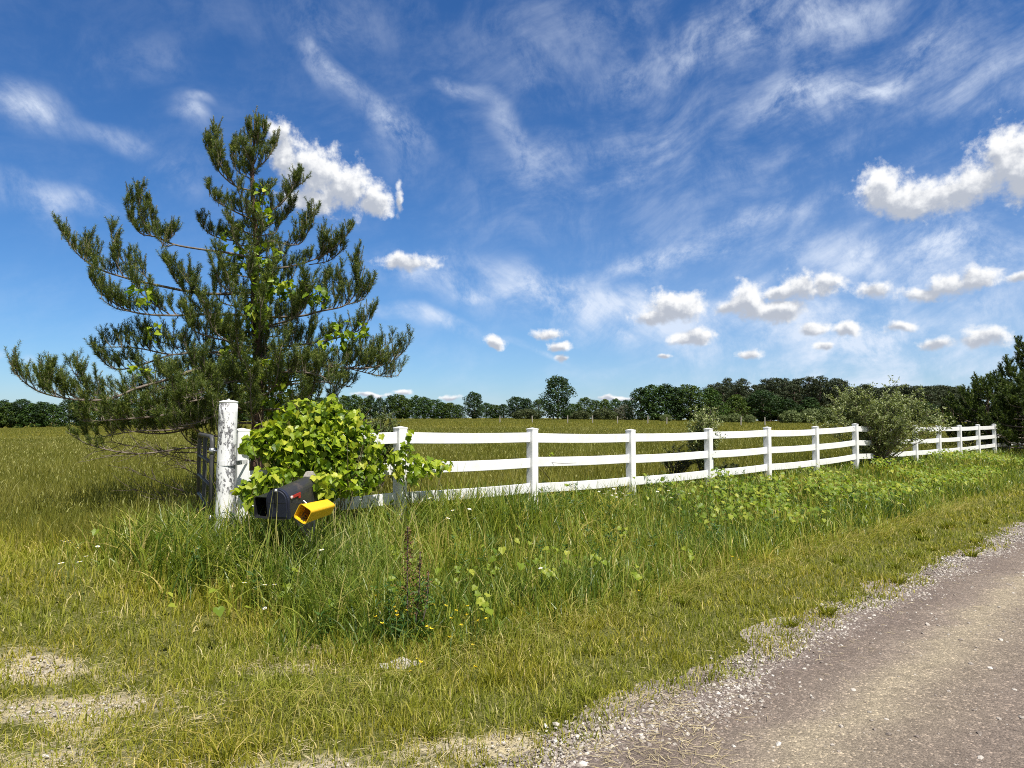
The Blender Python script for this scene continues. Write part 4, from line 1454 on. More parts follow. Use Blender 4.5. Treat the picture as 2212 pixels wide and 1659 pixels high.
# short leafy shoots close to the trunk
m_ = MB()
for i in range(120):
    z = rng.uniform(1.9, 5.5)
    q = trunk[int(np.argmin(abs(trunk[:, 2] - z)))] + rng.normal(0, .03, 3)
    az = rng.uniform(0, 6.28); rr_ = rng.uniform(.2, .5) * np.interp(z, [2, 5.5], [1.2, .55])
    s1 = grow(q, [math.cos(az), math.sin(az), rng.uniform(.1, .9)], rr_, .22, .08, 5)
    m_.tube(s1, np.linspace(.007, .003, 6), 4, cap=False)
    nd.along(s1, .25, 340, .05, .42)
    for j in range(3):
        nd.along(grow(s1[rng.integers(2, 5)], rng.normal(0, .6, 3) + [0, 0, .8], rng.uniform(.1, .2), .2, .08, 3), 0, 360, .045, .45)
shift(m_, pine).build('branch', M['limb'], pine)
# candles crowning the very top and the raised limb tips
m_ = MB()
for x, y, h_ in ((1237, 100, 90), (1205, 130, 75), (1255, 120, 70), (1280, 130, 75), (1268, 110, 55), (1220, 160, 60), (1290, 150, 70), (1180, 215, 70), (1150, 215, 65), (1135, 240, 50), (1040, 150, 72), (1012, 200, 62), (1060, 240, 60),
                 (1345, 215, 58), (1320, 250, 50), (1450, 360, 66), (1470, 400, 58), (1420, 400, 55), (1530, 530, 66), (1490, 590, 60), (1465, 620, 45), (620, 470, 62), (675, 440, 62), (640, 520, 50), (728, 545, 52), (765, 620, 48),
                 (300, 670, 52), (540, 660, 48), (430, 730, 48), (1735, 820, 64), (1645, 890, 48), (1580, 900, 46), (1600, 880, 30), (1240, 180, 60), (1225, 120, 60)):
    q = zp(x, y, rng.uniform(-.15, .15))
    s1 = grow(q, [rng.normal(0, .10), rng.normal(0, .08), 1.0], h_ * .4444 * PD / F, .03, .025, 5)
    m_ = MB(); m_.tube(s1, np.linspace(.006, .003, 6), 5, cap=False)
    shift(m_, pine).build('shoot', M['limb'], pine)
    nd.along(s1, 0.0, 460, .034, .6)
# limbs reaching toward and away from the viewer
for i in range(64):
    z = 1.0 + 4.0 * ((i + rng.random()) / 64) ** 1.15
    fz = (z - .5) / 5.4
    prof = np.interp(z, [.5, 1.2, 2.2, 3.3, 4.3, 5.2, 6.0], [1.75, 1.9, 1.5, .98, .62, .30, .10])
    az = (i * 2.4) % 6.283
    hd = np.array([math.cos(az) * .62, math.sin(az), 0])
    topf = z > 3.9
    i0 = int(np.argmin(abs(trunk[:, 2] - z)))
    w = catmull([trunk[i0], trunk[i0] + hd * prof * .45 + [0, 0, .02], trunk[i0] + hd * prof * .8 + [0, 0, .1 * prof], trunk[i0] + hd * prof * .98 + [0, 0, .38 * prof]], 4)
    m_ = MB(); m_.tube(w, np.linspace(.007 + .006 * prof, .004, len(w)), 7)
    dress(nd, m_, w, .34, .85, .24 if topf else .38)
    candles(nd, m_, w, 3, .4, .12, .28)
    shift(m_, pine).build('branch', M['limb'], pine, True)
# long thin bare limb low on the left with a needled tip
w = catmull([at(560, 985, 10.3), at(430, 967, 9.9), at(300, 980, 9.5), at(200, 963, 9.2), at(142, 932, 9.1)], 6)
m_ = MB(); m_.tube(w, np.linspace(.016, .004, len(w)), 7); dress(nd, m_, w, .78, 1.0, .16, step=.09)
for j in range(60):
    q = w[rng.integers(0, int(len(w) * .7))]
    s1 = grow(q, [rng.normal(-.6, .5), rng.normal(0, .5), rng.normal(.1, .5)], rng.uniform(.15, .6), .0, .22, 5)
    m_.tube(s1, np.linspace(.005, .0015, 6), 4, cap=False)
shift(m_, pine).build('branch', M['limb'], pine, True)
# dead lower twigs
for (x0, y0, x1, y1) in ((520, 1090, 275, 1010), (520, 1100, 300, 1060), (500, 1085, 330, 1075), (520, 1060, 360, 985), (500, 1000, 320, 965), (510, 975, 240, 955)):
    w = catmull([at(x0, y0, 10.3), at((x0 + x1) / 2, (y0 + y1) / 2 + 12, 9.9), at(x1, y1, 9.6)], 6)
    m_ = MB(); m_.tube(w, np.linspace(.012, .003, len(w)), 6)
    for j in range(26):
        q = w[rng.integers(2, len(w))]
        s1 = grow(q, [rng.normal(-.7, .4), rng.normal(0, .4), rng.normal(.25, .5)], rng.uniform(.12, .45), .02, .2, 4)
        m_.tube(s1, np.linspace(.004, .0015, 5), 4, cap=False)
    shift(m_, pine).build('dead_branch', M['dead'], pine)
s1 = grow(at(425, 1075, 9.9), [-.75, 0, .45], .35, .03, .03, 5); nd.along(s1, .3, 220, .05, .3)
_, cnt = nd.build('crown', .0056, M['needle'], pine)
print('pine needles', cnt)


def leaf_cloud(m_, centers, rad, n_, size, tint, outward=.8, spread=.5):
    """n leaves on lumpy ellipsoids"""
    for (c_, r3) in zip(centers, rad):
        d = rng.normal(0, 1, (n_, 3)); d /= np.linalg.norm(d, axis=1)[:, None]
        rr = rng.uniform(.72, 1.06, n_) + .0
        pos = np.array(c_) + d * np.array(r3) * rr[:, None]
        nr = d * outward + rng.normal(0, spread, (n_, 3)) + np.array([0, -.15, .45])
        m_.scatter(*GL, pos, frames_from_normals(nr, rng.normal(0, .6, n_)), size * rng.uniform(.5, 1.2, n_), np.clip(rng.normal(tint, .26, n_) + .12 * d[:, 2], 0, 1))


# vine climbing the pine
vt = zp(1262, 1200)
pv = empty('climbing_vine', (tb[0] + .12, tb[1] - .1, tb[2]), 'bright green vine climbing the trunk of the tall pine', 'vine')
m_ = MB()
st = [np.array([tb[0] + .12 + .05 * math.sin(z * 4), tb[1] - .12 + .05 * math.cos(z * 5), tb[2] + z]) for z in np.linspace(0, 4.6, 30)]
m_.tube(st, np.linspace(.014, .004, 30), 6)
shift(m_, pv).build('stem', M['stem'], pv)
m_ = MB()
VC = [(1270, 430, -.3, .10, .14, 12), (1275, 490, -.3, .1, .12, 14), (1290, 560, -.25, .12, .12, 16), (1300, 740, -.3, .22, .16, 45), (1260, 800, -.35, .20, .15, 40),
      (1290, 870, -.45, .2, .16, 42), (1330, 915, -.4, .26, .15, 55), (1440, 900, -.5, .22, .12, 40), (1520, 930, -.6, .22, .14, 42), (1250, 1000, -.75, .14, .2, 40), (1560, 960, -.5, .12, .12, 20),
      (1150, 690, .1, .25, .3, 40), (1130, 760, .1, .2, .3, 30), (700, 930, -.9, .2, .14, 26), (750, 1110, -.7, .05, .16, 10), (1700, 1110, -.6, .3, .16, 45), (1620, 1160, -.7, .2, .14, 25),
      (1150, 1250, -.3, .25, .25, 60), (1280, 1290, -.3, .16, .14, 30), (1290, 1380, -.1, .45, .3, 130), (1400, 1450, .1, .5, .3, 130), (1200, 1420, .1, .45, .3, 110), (660, 1300, -1.2, .07, .06, 7), (725, 1310, -1.2, .06, .05, 5),
      (1120, 1120, -.1, .25, .25, 50), (1250, 1060, -.4, .15, .25, 36)]
for x, y, dD, rx, rz, k_ in VC:
    q = zp(x, y, dD)
    leaf_cloud(m_, [q], [(rx, .16, rz)], k_, .085, .42, .5, .6)
shift(m_, pv).build('foliage', M['vine'], pv)

# ------------------------------------------------------------------ vine mound on the fence
vc = at(684, 980, 8.0)
vm = empty('grape_vine', (vc[0], vc[1], float(ground(vc[0], vc[1]))), 'big bright yellow green grape vine heaped over the fence behind the mailboxes', 'vine')
m_ = MB()
lobes = [((545, 958), 7.5, (.13, .16, .14), 44), ((590, 950), 7.6, (.24, .24, .22), 130), ((655, 925), 7.8, (.33, .32, .32), 230), ((715, 925), 7.9, (.36, .34, .34), 260),
         ((760, 965), 8.0, (.34, .32, .36), 250), ((795, 1005), 8.2, (.22, .26, .28), 120), ((695, 985), 7.7, (.38, .32, .32), 270), ((625, 985), 7.6, (.28, .26, .22), 120),
         ((745, 1030), 7.8, (.34, .3, .22), 170), ((705, 898), 7.9, (.22, .2, .16), 80), ((668, 890), 7.8, (.12, .12, .12), 36), ((580, 940), 7.6, (.14, .14, .1), 30)]
for (x, y), D_, r3, k_ in lobes:
    q = at(x, y, D_)
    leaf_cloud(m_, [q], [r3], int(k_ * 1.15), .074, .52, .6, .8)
    leaf_cloud(m_, [q], [(r3[0] * .7, r3[1] * .7, r3[2] * .7)], int(k_ * .5), .074, .08, .6, .6)  # inner leaves tinted darker to stand for shade inside the mound
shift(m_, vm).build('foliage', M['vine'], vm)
m_ = MB()
for j in range(26):
    a_ = at(rng.uniform(600, 780), 1120, 7.8 + rng.uniform(-.2, .3)); a_[2] = float(ground(a_[0], a_[1]))
    b_ = at(rng.uniform(540, 820), rng.uniform(880, 1000), 7.8 + rng.uniform(-.3, .3))
    w = catmull([a_, (a_ + b_) / 2 + rng.normal(0, .12, 3), b_], 5)
    m_.tube(w, np.linspace(.008, .002, len(w)), 5, cap=False)
for x, y, x2, y2 in ((600, 940, 572, 925), (655, 905, 633, 870), (672, 890, 660, 868), (700, 890, 716, 862), (745, 880, 716, 860)):
    m_.tube(catmull([at(x, y, 7.6), at((x + x2) / 2 + 3, (y + y2) / 2, 7.5), at(x2, y2, 7.45)], 4), .0025, 5, cap=False)
shift(m_, vm).build('stem', M['stem'], vm)

v2c = at(905, 1010, 8.65)
vm2 = empty('grape_vine', (v2c[0], v2c[1], float(ground(v2c[0], v2c[1]))), 'small yellow green grape vine hanging on the second fence post', 'vine')
m_ = MB()
for (x, y), D_, r3, k_ in [((868, 985), 8.5, (.16, .14, .16), 50), ((885, 1010), 8.5, (.24, .16, .17), 80), ((925, 1010), 8.8, (.2, .16, .13), 60), ((955, 1003), 9.0, (.11, .1, .08), 26), ((880, 962), 8.4, (.07, .06, .07), 10), ((882, 938), 8.4, (.04, .04, .05), 5)]:
    leaf_cloud(m_, [at(x, y, D_)], [r3], int(k_ * 1.2), .08, .58, .8, .5)
shift(m_, vm2).build('foliage', M['vine'], vm2)
m_ = MB()
for x2, y2 in ((882, 930), (960, 1000), (850, 980), (920, 990), (900, 1000)):
    b_ = at(x2, y2, 8.6); a_ = v2c * 1; a_[2] = float(ground(a_[0], a_[1]))
    m_.tube(catmull([a_, (a_ + b_) / 2 + rng.normal(0, .06, 3), b_], 5), .004, 5, cap=False)
shift(m_, vm2).build('stem', M['stem'], vm2)

v3c = at(565, 1040, 6.95)
vm3 = empty('grape_vine', (v3c[0], v3c[1], float(ground(v3c[0], v3c[1]))), 'small sprawling vine between the gate post and the black newspaper box', 'vine')
m_ = MB()
for (x, y), D_, r3, k_ in [((520, 1060), 6.8, (.06, .05, .06), 14), ((545, 1050), 6.85, (.1, .1, .1), 34), ((575, 1035), 6.9, (.16, .12, .12), 60), ((610, 1030), 6.95, (.14, .12, .1), 40), ((545, 1085), 6.7, (.05, .06, .08), 16), ((705, 1042), 6.7, (.13, .12, .12), 60), ((690, 1070), 6.75, (.09, .08, .10), 26), ((535, 965), 7.1, (.07, .06, .06), 14), ((760, 1062), 6.9, (.06, .05, .06), 8)]:
    leaf_cloud(m_, [at(x, y, D_)], [r3], k_, .085, .5, .7, .5)
shift(m_, vm3).build('foliage', M['vine'], vm3)
m_ = MB()
for x2, y2 in ((508, 1065), (545, 1050), (610, 1030), (540, 1085), (545, 965), (700, 1045)):
    b_ = at(x2, y2, 6.85); a_ = v3c * 1; a_[2] = float(ground(a_[0], a_[1]))
    m_.tube(catmull([a_, (a_ + b_) / 2 + rng.normal(0, .08, 3), b_], 5), .003, 5, cap=False)
shift(m_, vm3).build('stem', M['stem'], vm3)

# ------------------------------------------------------------------ shrubs
def shrub(name, label, base, h, wx, wy, nst, nleaf, lsize, mat, gaps=.5, group=None, lean=(0, 0), droop=0.0):
    root = empty(name, base, label, 'shrub', group)
    m_ = MB(); lf = []
    for s_ in range(nst):
        az = s_ * 2.4 + rng.random(); rad = (.25 + .75 * rng.random())
        tip = np.array(base) + np.array([math.cos(az) * wx * rad + lean[0], math.sin(az) * wy * rad + lean[1], h * (1.02 - .45 * rad ** 1.7) * rng.uniform(.8, 1.02)])
        mid = np.array(base) * .45 + tip * .55; mid[2] = base[2] + (tip[2] - base[2]) * .62
        w = catmull([np.array(base) + np.array([rng.normal(0, .05), rng.normal(0, .05), -.03]), mid, tip], 7)
        m_.tube(w, np.linspace(.013, .003, len(w)) * max(1, h / 2), 5, cap=False)
        for j in range(int(11 + 4 * h)):
            q = w[int(len(w) * (.18 + .8 * rng.random()))]
            hd = rng.normal(0, 1, 3); hd[2] = abs(hd[2]) * .6 + .25 - droop
            s1 = grow(q, hd, rng.uniform(.12, .38) * h / 1.8, .05, .15, 4)
            m_.tube(s1, np.linspace(.004, .0015, 5), 3, cap=False)
            lf.append(s1)
    shift(m_, root).build('stem', M['trunk'], root)
    per = max(4, nleaf // len(lf))
    P = np.concatenate([s1[0] + (s1[-1] - s1[0]) * rng.random((per, 1)) ** .8 + rng.normal(0, .018 * h / 1.8, (per, 3)) for s1 in lf])
    n_ = len(P)
    m2_ = MB()
    m2_.scatter(*DL, P, rotm(rng.uniform(0, 6.28, n_), rng.uniform(-.6, 1.2, n_), rng.normal(0, .6, n_)),
                np.stack([rng.uniform(.35, .5, n_) * lsize, lsize * rng.uniform(.7, 1.2, n_), np.full(n_, lsize * .5)], -1), np.clip(rng.normal(.5, .24, n_), 0, 1))
    shift(m2_, root).build('foliage', mat, root)
    return root


b = at(1898, 990, 20.0); b[2] = float(ground(b[0], b[1]))
shrub('silver_shrub', 'large silvery green shrub spilling over the fence right of its middle', b, 2.35, 1.95, 1.1, 50, 24000, .075, M['olive'])
b = at(1523, 1000, 14.3); b[2] = float(ground(b[0], b[1]))
shrub('silver_shrub', 'slim silvery shrub rising behind the fourth fence post from the left', b, 1.62, .40, .40, 20, 7000, .06, M['olive'])
b = at(1462, 1012, 14.6); b[2] = float(ground(b[0], b[1]))
shrub('silver_shrub', 'low dark leafy shrub behind the fence left of the slim silvery shrub', b, .80, .42, .35, 16, 4200, .04, M['brush'])
b = at(1575, 1010, 15.2); b[2] = float(ground(b[0], b[1]))
shrub('silver_shrub', 'very low dark bush behind the bottom rail right of the slim silvery shrub', b, .42, .35, .3, 8, 1200, .04, M['brush'])
b = at(808, 985, 11.5); b[2] = float(ground(b[0], b[1]))
shrub('young_shrub', 'pale grey green feathery shrub behind the right side of the grape vine', b, 1.5, .48, .4, 20, 9000, .05, M['shrubfar'], lean=(.05, 0))
b = at(862, 1000, 11.8); b[2] = float(ground(b[0], b[1]))
shrub('young_shrub', 'low pale shrub just behind the top rail beside the feathery shrub', b, 1.12, .28, .3, 9, 2600, .045, M['olive'])

# dry twig against the middle rail
tw = at(1215, 1040, 11.9); tw[2] = float(ground(tw[0], tw[1]))
dt = empty('dry_weed', tw, 'thin dry branching weed leaning against the fence right of the second full post', 'weed')
m_ = MB()
tip = at(1148, 985, 10.6)
w = catmull([tw, (tw + tip) / 2 + [0, 0, .02], tip], 6); m_.tube(w, np.linspace(.006, .002, len(w)), 5)
for x, y in ((1245, 1000), (1190, 985), (1205, 990), (1160, 1010)):
    q = w[rng.integers(5, len(w) - 1)]
    m_.tube(catmull([q, (q + at(x, y, 10.9)) / 2 + rng.normal(0, .02, 3), at(x, y, 10.9)], 4), .003, 4)
shift(m_, dt).build('stem', M['dead'], dt)
m_ = MB(); leaf_cloud(m_, [at(1187, 983, 10.9)], [(.06, .05, .05)], 9, .05, .7)
shift(m_, dt).build('leaf', M['vine'], dt)

# ------------------------------------------------------------------ pines at the right edge
def big_pine(label, base, h, wid, nl, seed):
    root = empty('pine_tree', base, label, 'tree', 'dark pines at the right end of the fence')
    m_ = MB()
    tr = np.array([base + np.array([.05 * math.sin(z), 0, z]) for z in np.linspace(-.1, h * .97, 12)])
    m_.tube(tr, np.linspace(.14, .02, 12), 10)
    shift(m_, root).build('trunk', M['bark'], root, True)
    nd = Needles()
    for i in range(nl):
        fz = .06 + .92 * (i + rng.random()) / nl
        z = fz * h
        reach = wid * np.interp(fz, [0, .12, .4, .7, 1], [.85, 1.0, .92, .55, .12]) * rng.uniform(.7, 1.1)
        az = i * 2.39996 + rng.random() * .5
        hd = np.array([math.cos(az), math.sin(az), 0])
        p0 = base + [0, 0, z]
        w = catmull([p0, p0 + hd * reach * .5 + [0, 0, .03 * reach], p0 + hd * reach * .85 + [0, 0, .12 * reach], p0 + hd * reach + [0, 0, .28 * reach + .1]], 3)
        m_ = MB(); m_.tube(w, np.linspace(.035, .008, len(w)), 5)
        dress(nd, m_, w, .25, 1.0, .62, .11, 120, .30, step=.13, tert=(4, 8))
        shift(m_, root).build('branch', M['limb'], root)
    _, c_ = nd.build('crown', .026, M['needle'], root)
    print('needles', c_)
    return root


for (x, D_, h, wd, nl, lab) in ((2135, 31.5, 2.95, 1.95, 46, 'broad low dark pine at the far end of the fence'),
                                (2290, 33.0, 6.2, 3.1, 80, 'taller dark pine at the right edge of the photo'),
                                (2225, 29.5, 2.9, 1.9, 46, 'low dark pine in front of the taller pine at the right edge')):
    b = at(x, 960, D_); b[2] = float(ground(b[0], b[1]))
    big_pine(lab, b, h, wd, nl, 1)

# ------------------------------------------------------------------ distant trees
def decid_proto(name, h, wx, mat, trunk_h, nclump, nleaf, lsize, seed, shape='round', sky_gaps=.0):
    r = np.random.default_rng(seed)
    root = bpy.data.objects.new(name, None); C.objects.link(root)
    m_ = MB()
    m_.tube([(0, 0, -.3), (.1, 0, h * .25), (0, .1, h * .5), (.15, 0, h * .85)], [.30, .24, .16, .04], 8)
    cl = []
    for i in range(nclump):
        u = r.random(); t_ = trunk_h / h + (1 - trunk_h / h) * ((i + .5) / nclump)
        if shape == 'round':
            rad = math.sqrt(max(0, 1 - ((t_ - .48) / .54) ** 2))
        elif shape == 'oval':
            rad = math.sqrt(max(0, 1 - ((t_ - .55) / .46) ** 2)) * .95
        elif shape == 'skirt':
            rad = min(1, (1 - t_) * 2.1) ** .55
        else:
            rad = 1 - t_
        az = i * 2.39996
        rr = rad * wx * (r.uniform(.35, .92))
        c_ = np.array([math.cos(az) * rr, math.sin(az) * rr, t_ * h])
        cl.append((c_, wx * r.uniform(.20, .36) * (.6 + .4 * rad)))
        if i % 4 == 0:
            z0 = max(h * .15, c_[2] - h * .25)
            m_.tube([(0, 0, z0), tuple(c_ * [.6, .6, 1] + [0, 0, -h * .05]), tuple(c_)], [.10, .06, .03], 5, cap=False)
    m_.build('trunk', M['trunk'], root)
    m2_ = MB()
    for c_, rd in cl:
        d = r.normal(0, 1, (nleaf, 3)); d /= np.linalg.norm(d, axis=1)[:, None]
        rr = r.uniform(.35, 1.12, nleaf) ** .6
        P = c_ + d * rd * rr[:, None] * [1, 1, .78]
        P[:, 2] = np.maximum(P[:, 2], .1)
        nr = d + r.normal(0, .5, (nleaf, 3)) + [0, 0, .35]
        R = frames_from_normals(nr, r.normal(0, 1.5, nleaf))
        s3 = np.stack([lsize * r.uniform(.5, .9, nleaf), lsize * r.uniform(.6, 1.2, nleaf), np.full(nleaf, lsize)], -1)
        m2_.scatter(*DL, P, R, s3, np.clip(r.normal(.45, .25, nleaf) + r.normal(0, .12), 0, 1))
    m2_.build('crown', mat, root)
    return root


def woodpine_proto(name, h, seed):
    r = np.random.default_rng(seed)
    root = bpy.data.objects.new(name, None); C.objects.link(root)
    m_ = MB()
    bx = r.normal(0, .25)
    m_.tube([(0, 0, -.3), (bx * .3, 0, h * .4), (bx, 0, h * .95)], [.21, .16, .04], 7)
    m2_ = MB()
    nc = 20
    for i in range(nc):
        t_ = .40 + .58 * (i + r.random() * .8) / nc
        az = i * 2.4 + r.random()
        reach = h * .19 * np.interp(t_, [.4, .6, .85, 1], [.75, 1, .8, .25]) * r.uniform(.5, 1.1)
        c_ = np.array([math.cos(az) * reach + bx * t_, math.sin(az) * reach, t_ * h + reach * .12])
        m_.tube([(bx * t_, 0, t_ * h - .15), tuple(c_)], [.05, .02], 4, cap=False)
        n_ = 105
        rd = h * .075 * r.uniform(.7, 1.25)
        d = r.normal(0, 1, (n_, 3)); d /= np.linalg.norm(d, axis=1)[:, None]
        P = c_ + d * rd * (r.uniform(.2, 1.1, n_) ** .6)[:, None] * [1.2, 1.2, .5]
        R = frames_from_normals(d + r.normal(0, .6, (n_, 3)) + [0, 0, .3], r.normal(0, 1.5, n_))
        m2_.scatter(*DL, P, R, np.stack([r.uniform(.12, .26, n_), r.uniform(.25, .55, n_), np.full(n_, .3)], -1), np.clip(r.normal(.45, .26, n_) + r.normal(0, .1), 0, 1))
    m_.build('trunk', M['woodtrunk'], root)
    m2_.build('crown', M['needle_wood'], root)
    return root


PROTO_H = 10.0
protos = {
    'skirt': [decid_proto('broadleaf_tree', 10, 4.0, (M['decid'], M['decid3'], M['decid2'])[i % 3], .3 + .3 * (i % 2), 44, 95, .42, 100 + i, ('skirt', 'oval', 'skirt', 'round')[i % 4]) for i in range(5)],
    'dark': [decid_proto('broadleaf_tree', 10, 3.6, M['decid2'], .5, 50, 100, .40, 110 + i, 'oval') for i in range(2)],
    'big': [decid_proto('broadleaf_tree', 10, 4.1, M['decid2'], .8, 60, 105, .38, 121, 'round')],
    'shrub': [decid_proto('field_shrub', 10, 8.0, M['shrubfar'], .2, 40, 110, .9, 130 + i, 'round') for i in range(2)],
    'brush': [decid_proto('field_shrub', 10, 8.0, M['brush'], .2, 36, 100, .9, 140, 'skirt')],
    'grey': [decid_proto('field_shrub', 10, 8.0, M['greybrush'], .2, 30, 80, .8, 150, 'round')],
    'woodpine': [woodpine_proto('wood_pine', 10, 160 + i) for i in range(5)],
}
used = set()
halfw = {'skirt': 2.9, 'dark': 2.7, 'big': 3.7, 'shrub': 7.5, 'brush': 6.5, 'grey': 7, 'woodpine': 1.9}


def plant(kind, x, top, D_, wpx, label, cat='tree', group=None, name=None):
    src = protos[kind][rng.integers(len(protos[kind]))]
    if src.name in used:
        o = copy_tree(src)
    else:
        o = src; used.add(src.name)
    q = at(x, 900, D_)
    gz_ = float(ground(q[0], q[1]))
    zt_ = at(x, top, D_)[2]
    o.location = (q[0], q[1], gz_)
    o.rotation_euler = (0, 0, rng.uniform(0, 6.28))
    sz_ = (zt_ - gz_) / PROTO_H / 1.03
    sxy = wpx / F * D_ / (2 * halfw[kind])
    o.scale = (sxy, sxy, sz_)
    tag(o, label, cat, group)
    return o


ORD = ['first', 'second', 'third', 'fourth', 'fifth', 'sixth', 'seventh', 'eighth', 'ninth', 'tenth', 'eleventh', 'twelfth', 'thirteenth', 'fourteenth', 'fifteenth', 'sixteenth', 'seventeenth', 'eighteenth', 'nineteenth', 'twentieth', 'twenty-first', 'twenty-second', 'twenty-third', 'twenty-fourth', 'twenty-fifth', 'twenty-sixth', 'twenty-seventh', 'twenty-eighth', 'twenty-ninth', 'thirtieth', 'thirty-first', 'thirty-second', 'thirty-third', 'thirty-fourth', 'thirty-fifth', 'thirty-sixth', 'thirty-seventh', 'thirty-eighth', 'thirty-ninth', 'fortieth', 'forty-first', 'forty-second', 'forty-third']
# left edge row
for i, x in enumerate(range(-22, 130, 23)):
    plant('dark' if i % 2 else 'skirt', x, [858, 864, 870, 862, 871, 868, 874][i % 7], 185, 46, f'dark green tree, {ORD[i]} from the left edge in the far left row', group='far tree row on the left')
for i, x in enumerate(range(150, 740, 27)):
    plant('skirt', x, 864 + rng.integers(-4, 8) - (x - 150) * .008, 190 + (x - 150) * .06, 50, 'dark green tree of the far row, seen through gaps in the tall pine', group='far trees behind the tall pine')
# row left of centre
tp_ = [855, 853, 857, 852, 858, 854, 851, 857, 856, 858, 861, 866, 869, 872]
for i, t_ in enumerate(tp_):
    plant('skirt', 748 + i * 18.5 + rng.uniform(-4, 4), t_ + rng.uniform(-4, 5), 230, 36 * rng.uniform(.8, 1.2), f'rounded green tree, {ORD[i]} from the left in the far row right of the grape vine', group='far tree row left of centre')
plant('dark', 1024, 847, 222, 40, 'lone taller oval dark tree standing out of the far row above the first fence panel')
for i, (x, t_) in enumerate(((1050, 870), (1070, 874), (1088, 873))):
    plant('skirt', x, t_, 230, 34, f'low green tree, {ORD[i]} one right of the lone oval tree', group='low trees near the lone oval tree')
plant('dark', 1116, 857, 215, 42, 'round dark tree left of the tallest broadleaf tree')
plant('dark', 1139, 861, 215, 26, 'small dark tree between the round dark tree and the tallest broadleaf tree')
plant('skirt', 1163, 862, 220, 32, 'small green tree touching the left side of the tallest broadleaf tree')
plant('big', 1205, 813, 195, 74, 'tallest broadleaf tree with a ragged top, alone near the middle of the field edge')
plant('brush', 1140, 884, 205, 56, 'brownish low brush left of the tallest broadleaf tree', 'shrub', name='x')
plant('brush', 1232, 886, 205, 40, 'brownish low brush under the right side of the tallest broadleaf tree', 'shrub')
for i, (x, t_, w) in enumerate(((1240, 872, 30), (1263, 858, 36), (1288, 864, 34), (1308, 862, 32), (1330, 861, 32), (1352, 864, 30))):
    plant('skirt', x, t_, 215, w, f'mid green tree, {ORD[i]} from the left between the tallest tree and the tall green clump', group='hedge trees right of the tallest tree')
for i, (x, t_, w, kd, lb) in enumerate(((1258, 887, 40, 'brush', 'low brown green brush below the hedge, leftmost'), (1305, 883, 46, 'brush', 'low brown green brush below the middle of the hedge'), (1348, 876, 44, 'grey', 'pale grey leafless looking brush against the tall green clump'), (1325, 890, 30, 'shrub', 'small pale bush beside the grey brush'))):
    plant(kd, x, t_, 200, w, lb, 'shrub')
for i, (x, t_, w, kd) in enumerate(((1386, 838, 60, 'skirt'), (1412, 831, 60, 'skirt'), (1440, 830, 62, 'skirt'), (1466, 836, 56, 'dark'), (1492, 831, 66, 'skirt'), (1532, 838, 62, 'skirt'))):
    plant(kd, x, t_, 190, w, f'tall full green tree, {ORD[i]} from the left in the clump left of the pine wood', group='tall green clump right of centre')
for i, (x, t_, w, kd) in enumerate(((1591, 852, 50, 'skirt'), (1648, 842, 62, 'dark'), (1700, 862, 50, 'dark'), (1750, 858, 50, 'skirt'), (1850, 855, 60, 'dark'), (1990, 868, 60, 'dark'), (1925, 862, 60, 'dark'))):
    plant(kd, x, t_, 195, w, f'dark broadleaf tree, {ORD[i]} from the left standing before the pine wood', group='broadleaf trees before the pine wood')
# pine wood
wx_ = list(np.arange(1536, 2080, 13.2))
for i, x in enumerate(wx_):
    t_ = np.interp(x, [1536, 1578, 1614, 1660, 1708, 1770, 1831, 1868, 1900, 1951, 1981, 2014, 2080], [826, 816, 821, 815, 817, 815, 816, 830, 834, 834, 826, 827, 838]) + rng.uniform(-6, 14)
    plant('woodpine', x + rng.uniform(-5, 5), t_, 205 + rng.uniform(-8, 22), 36 * rng.uniform(.75, 1.25), f'tall dark pine, {ORD[i]} from the left along the front of the pine wood', 'tree', 'pines of the pine wood')
for i, x in enumerate(np.arange(1545, 2080, 17)):
    plant('woodpine', x, 836 + rng.uniform(-8, 12), 245 + rng.uniform(0, 20), 44, 'dark pine deep inside the pine wood', 'tree', 'pines deeper in the wood')
for i, x in enumerate(np.arange(1545, 2100, 24)):
    plant('dark' if i % 2 else 'skirt', x, 868 + rng.uniform(-8, 8), 270, 66, 'dark undergrowth tree deep under the pine wood', 'tree', 'undergrowth of the pine wood')
for i, (x, t_, w, lb) in enumerate(((1561, 897, 24, 'small pale shrub at the foot of the wood, leftmost of the field shrubs'), (1588, 894, 40, 'pale shrub right of the smallest shrub at the foot of the wood'), (1620, 897, 24, 'small pale shrub between the two larger field shrubs'),
                                (1708, 888, 50, 'round pale green shrub alone before the pine wood'), (1751, 884, 50, 'pale green shrub left of the large silvery fence shrub'), (1788, 882, 56, 'widest pale green shrub touching the large silvery fence shrub'),
                                (1437, 896, 30, 'small pale shrub in front of the tall green clump'), (2010, 900, 40, 'pale low shrub right of the large silvery fence shrub'))):
    plant('shrub', x, t_, 160, w, lb, 'shrub')

# old wire fence posts far out in the field
for i, (x, y, hgt) in enumerate(((1399, 904, .9), (1440, 906, .7), (1851 * .7373 + 120, 906, 0), (1652, 913, 1.0), (1706 + 118, 912, 1.3), (1226, 903, .9), (1280, 903, .9), (1150, 903, .8), (1334, 904, .8), (1080, 902, .8), (1600, 912, 1.0))):
    if hgt == 0: continue
    q = at(x, 900, 110); gz_ = float(ground(q[0], q[1]))
    fo = empty('field_post', (q[0], q[1], gz_), 'small grey weathered post of an old wire fence far across the field', 'post', 'old field fence posts')
    m_ = MB(); m_.tube([(q[0], q[1], gz_ - .1), (q[0] + rng.normal(0, .04), q[1], gz_ + hgt + .35)], .09, 6)
    shift(m_, fo).build('shaft', M['graywood'], fo)

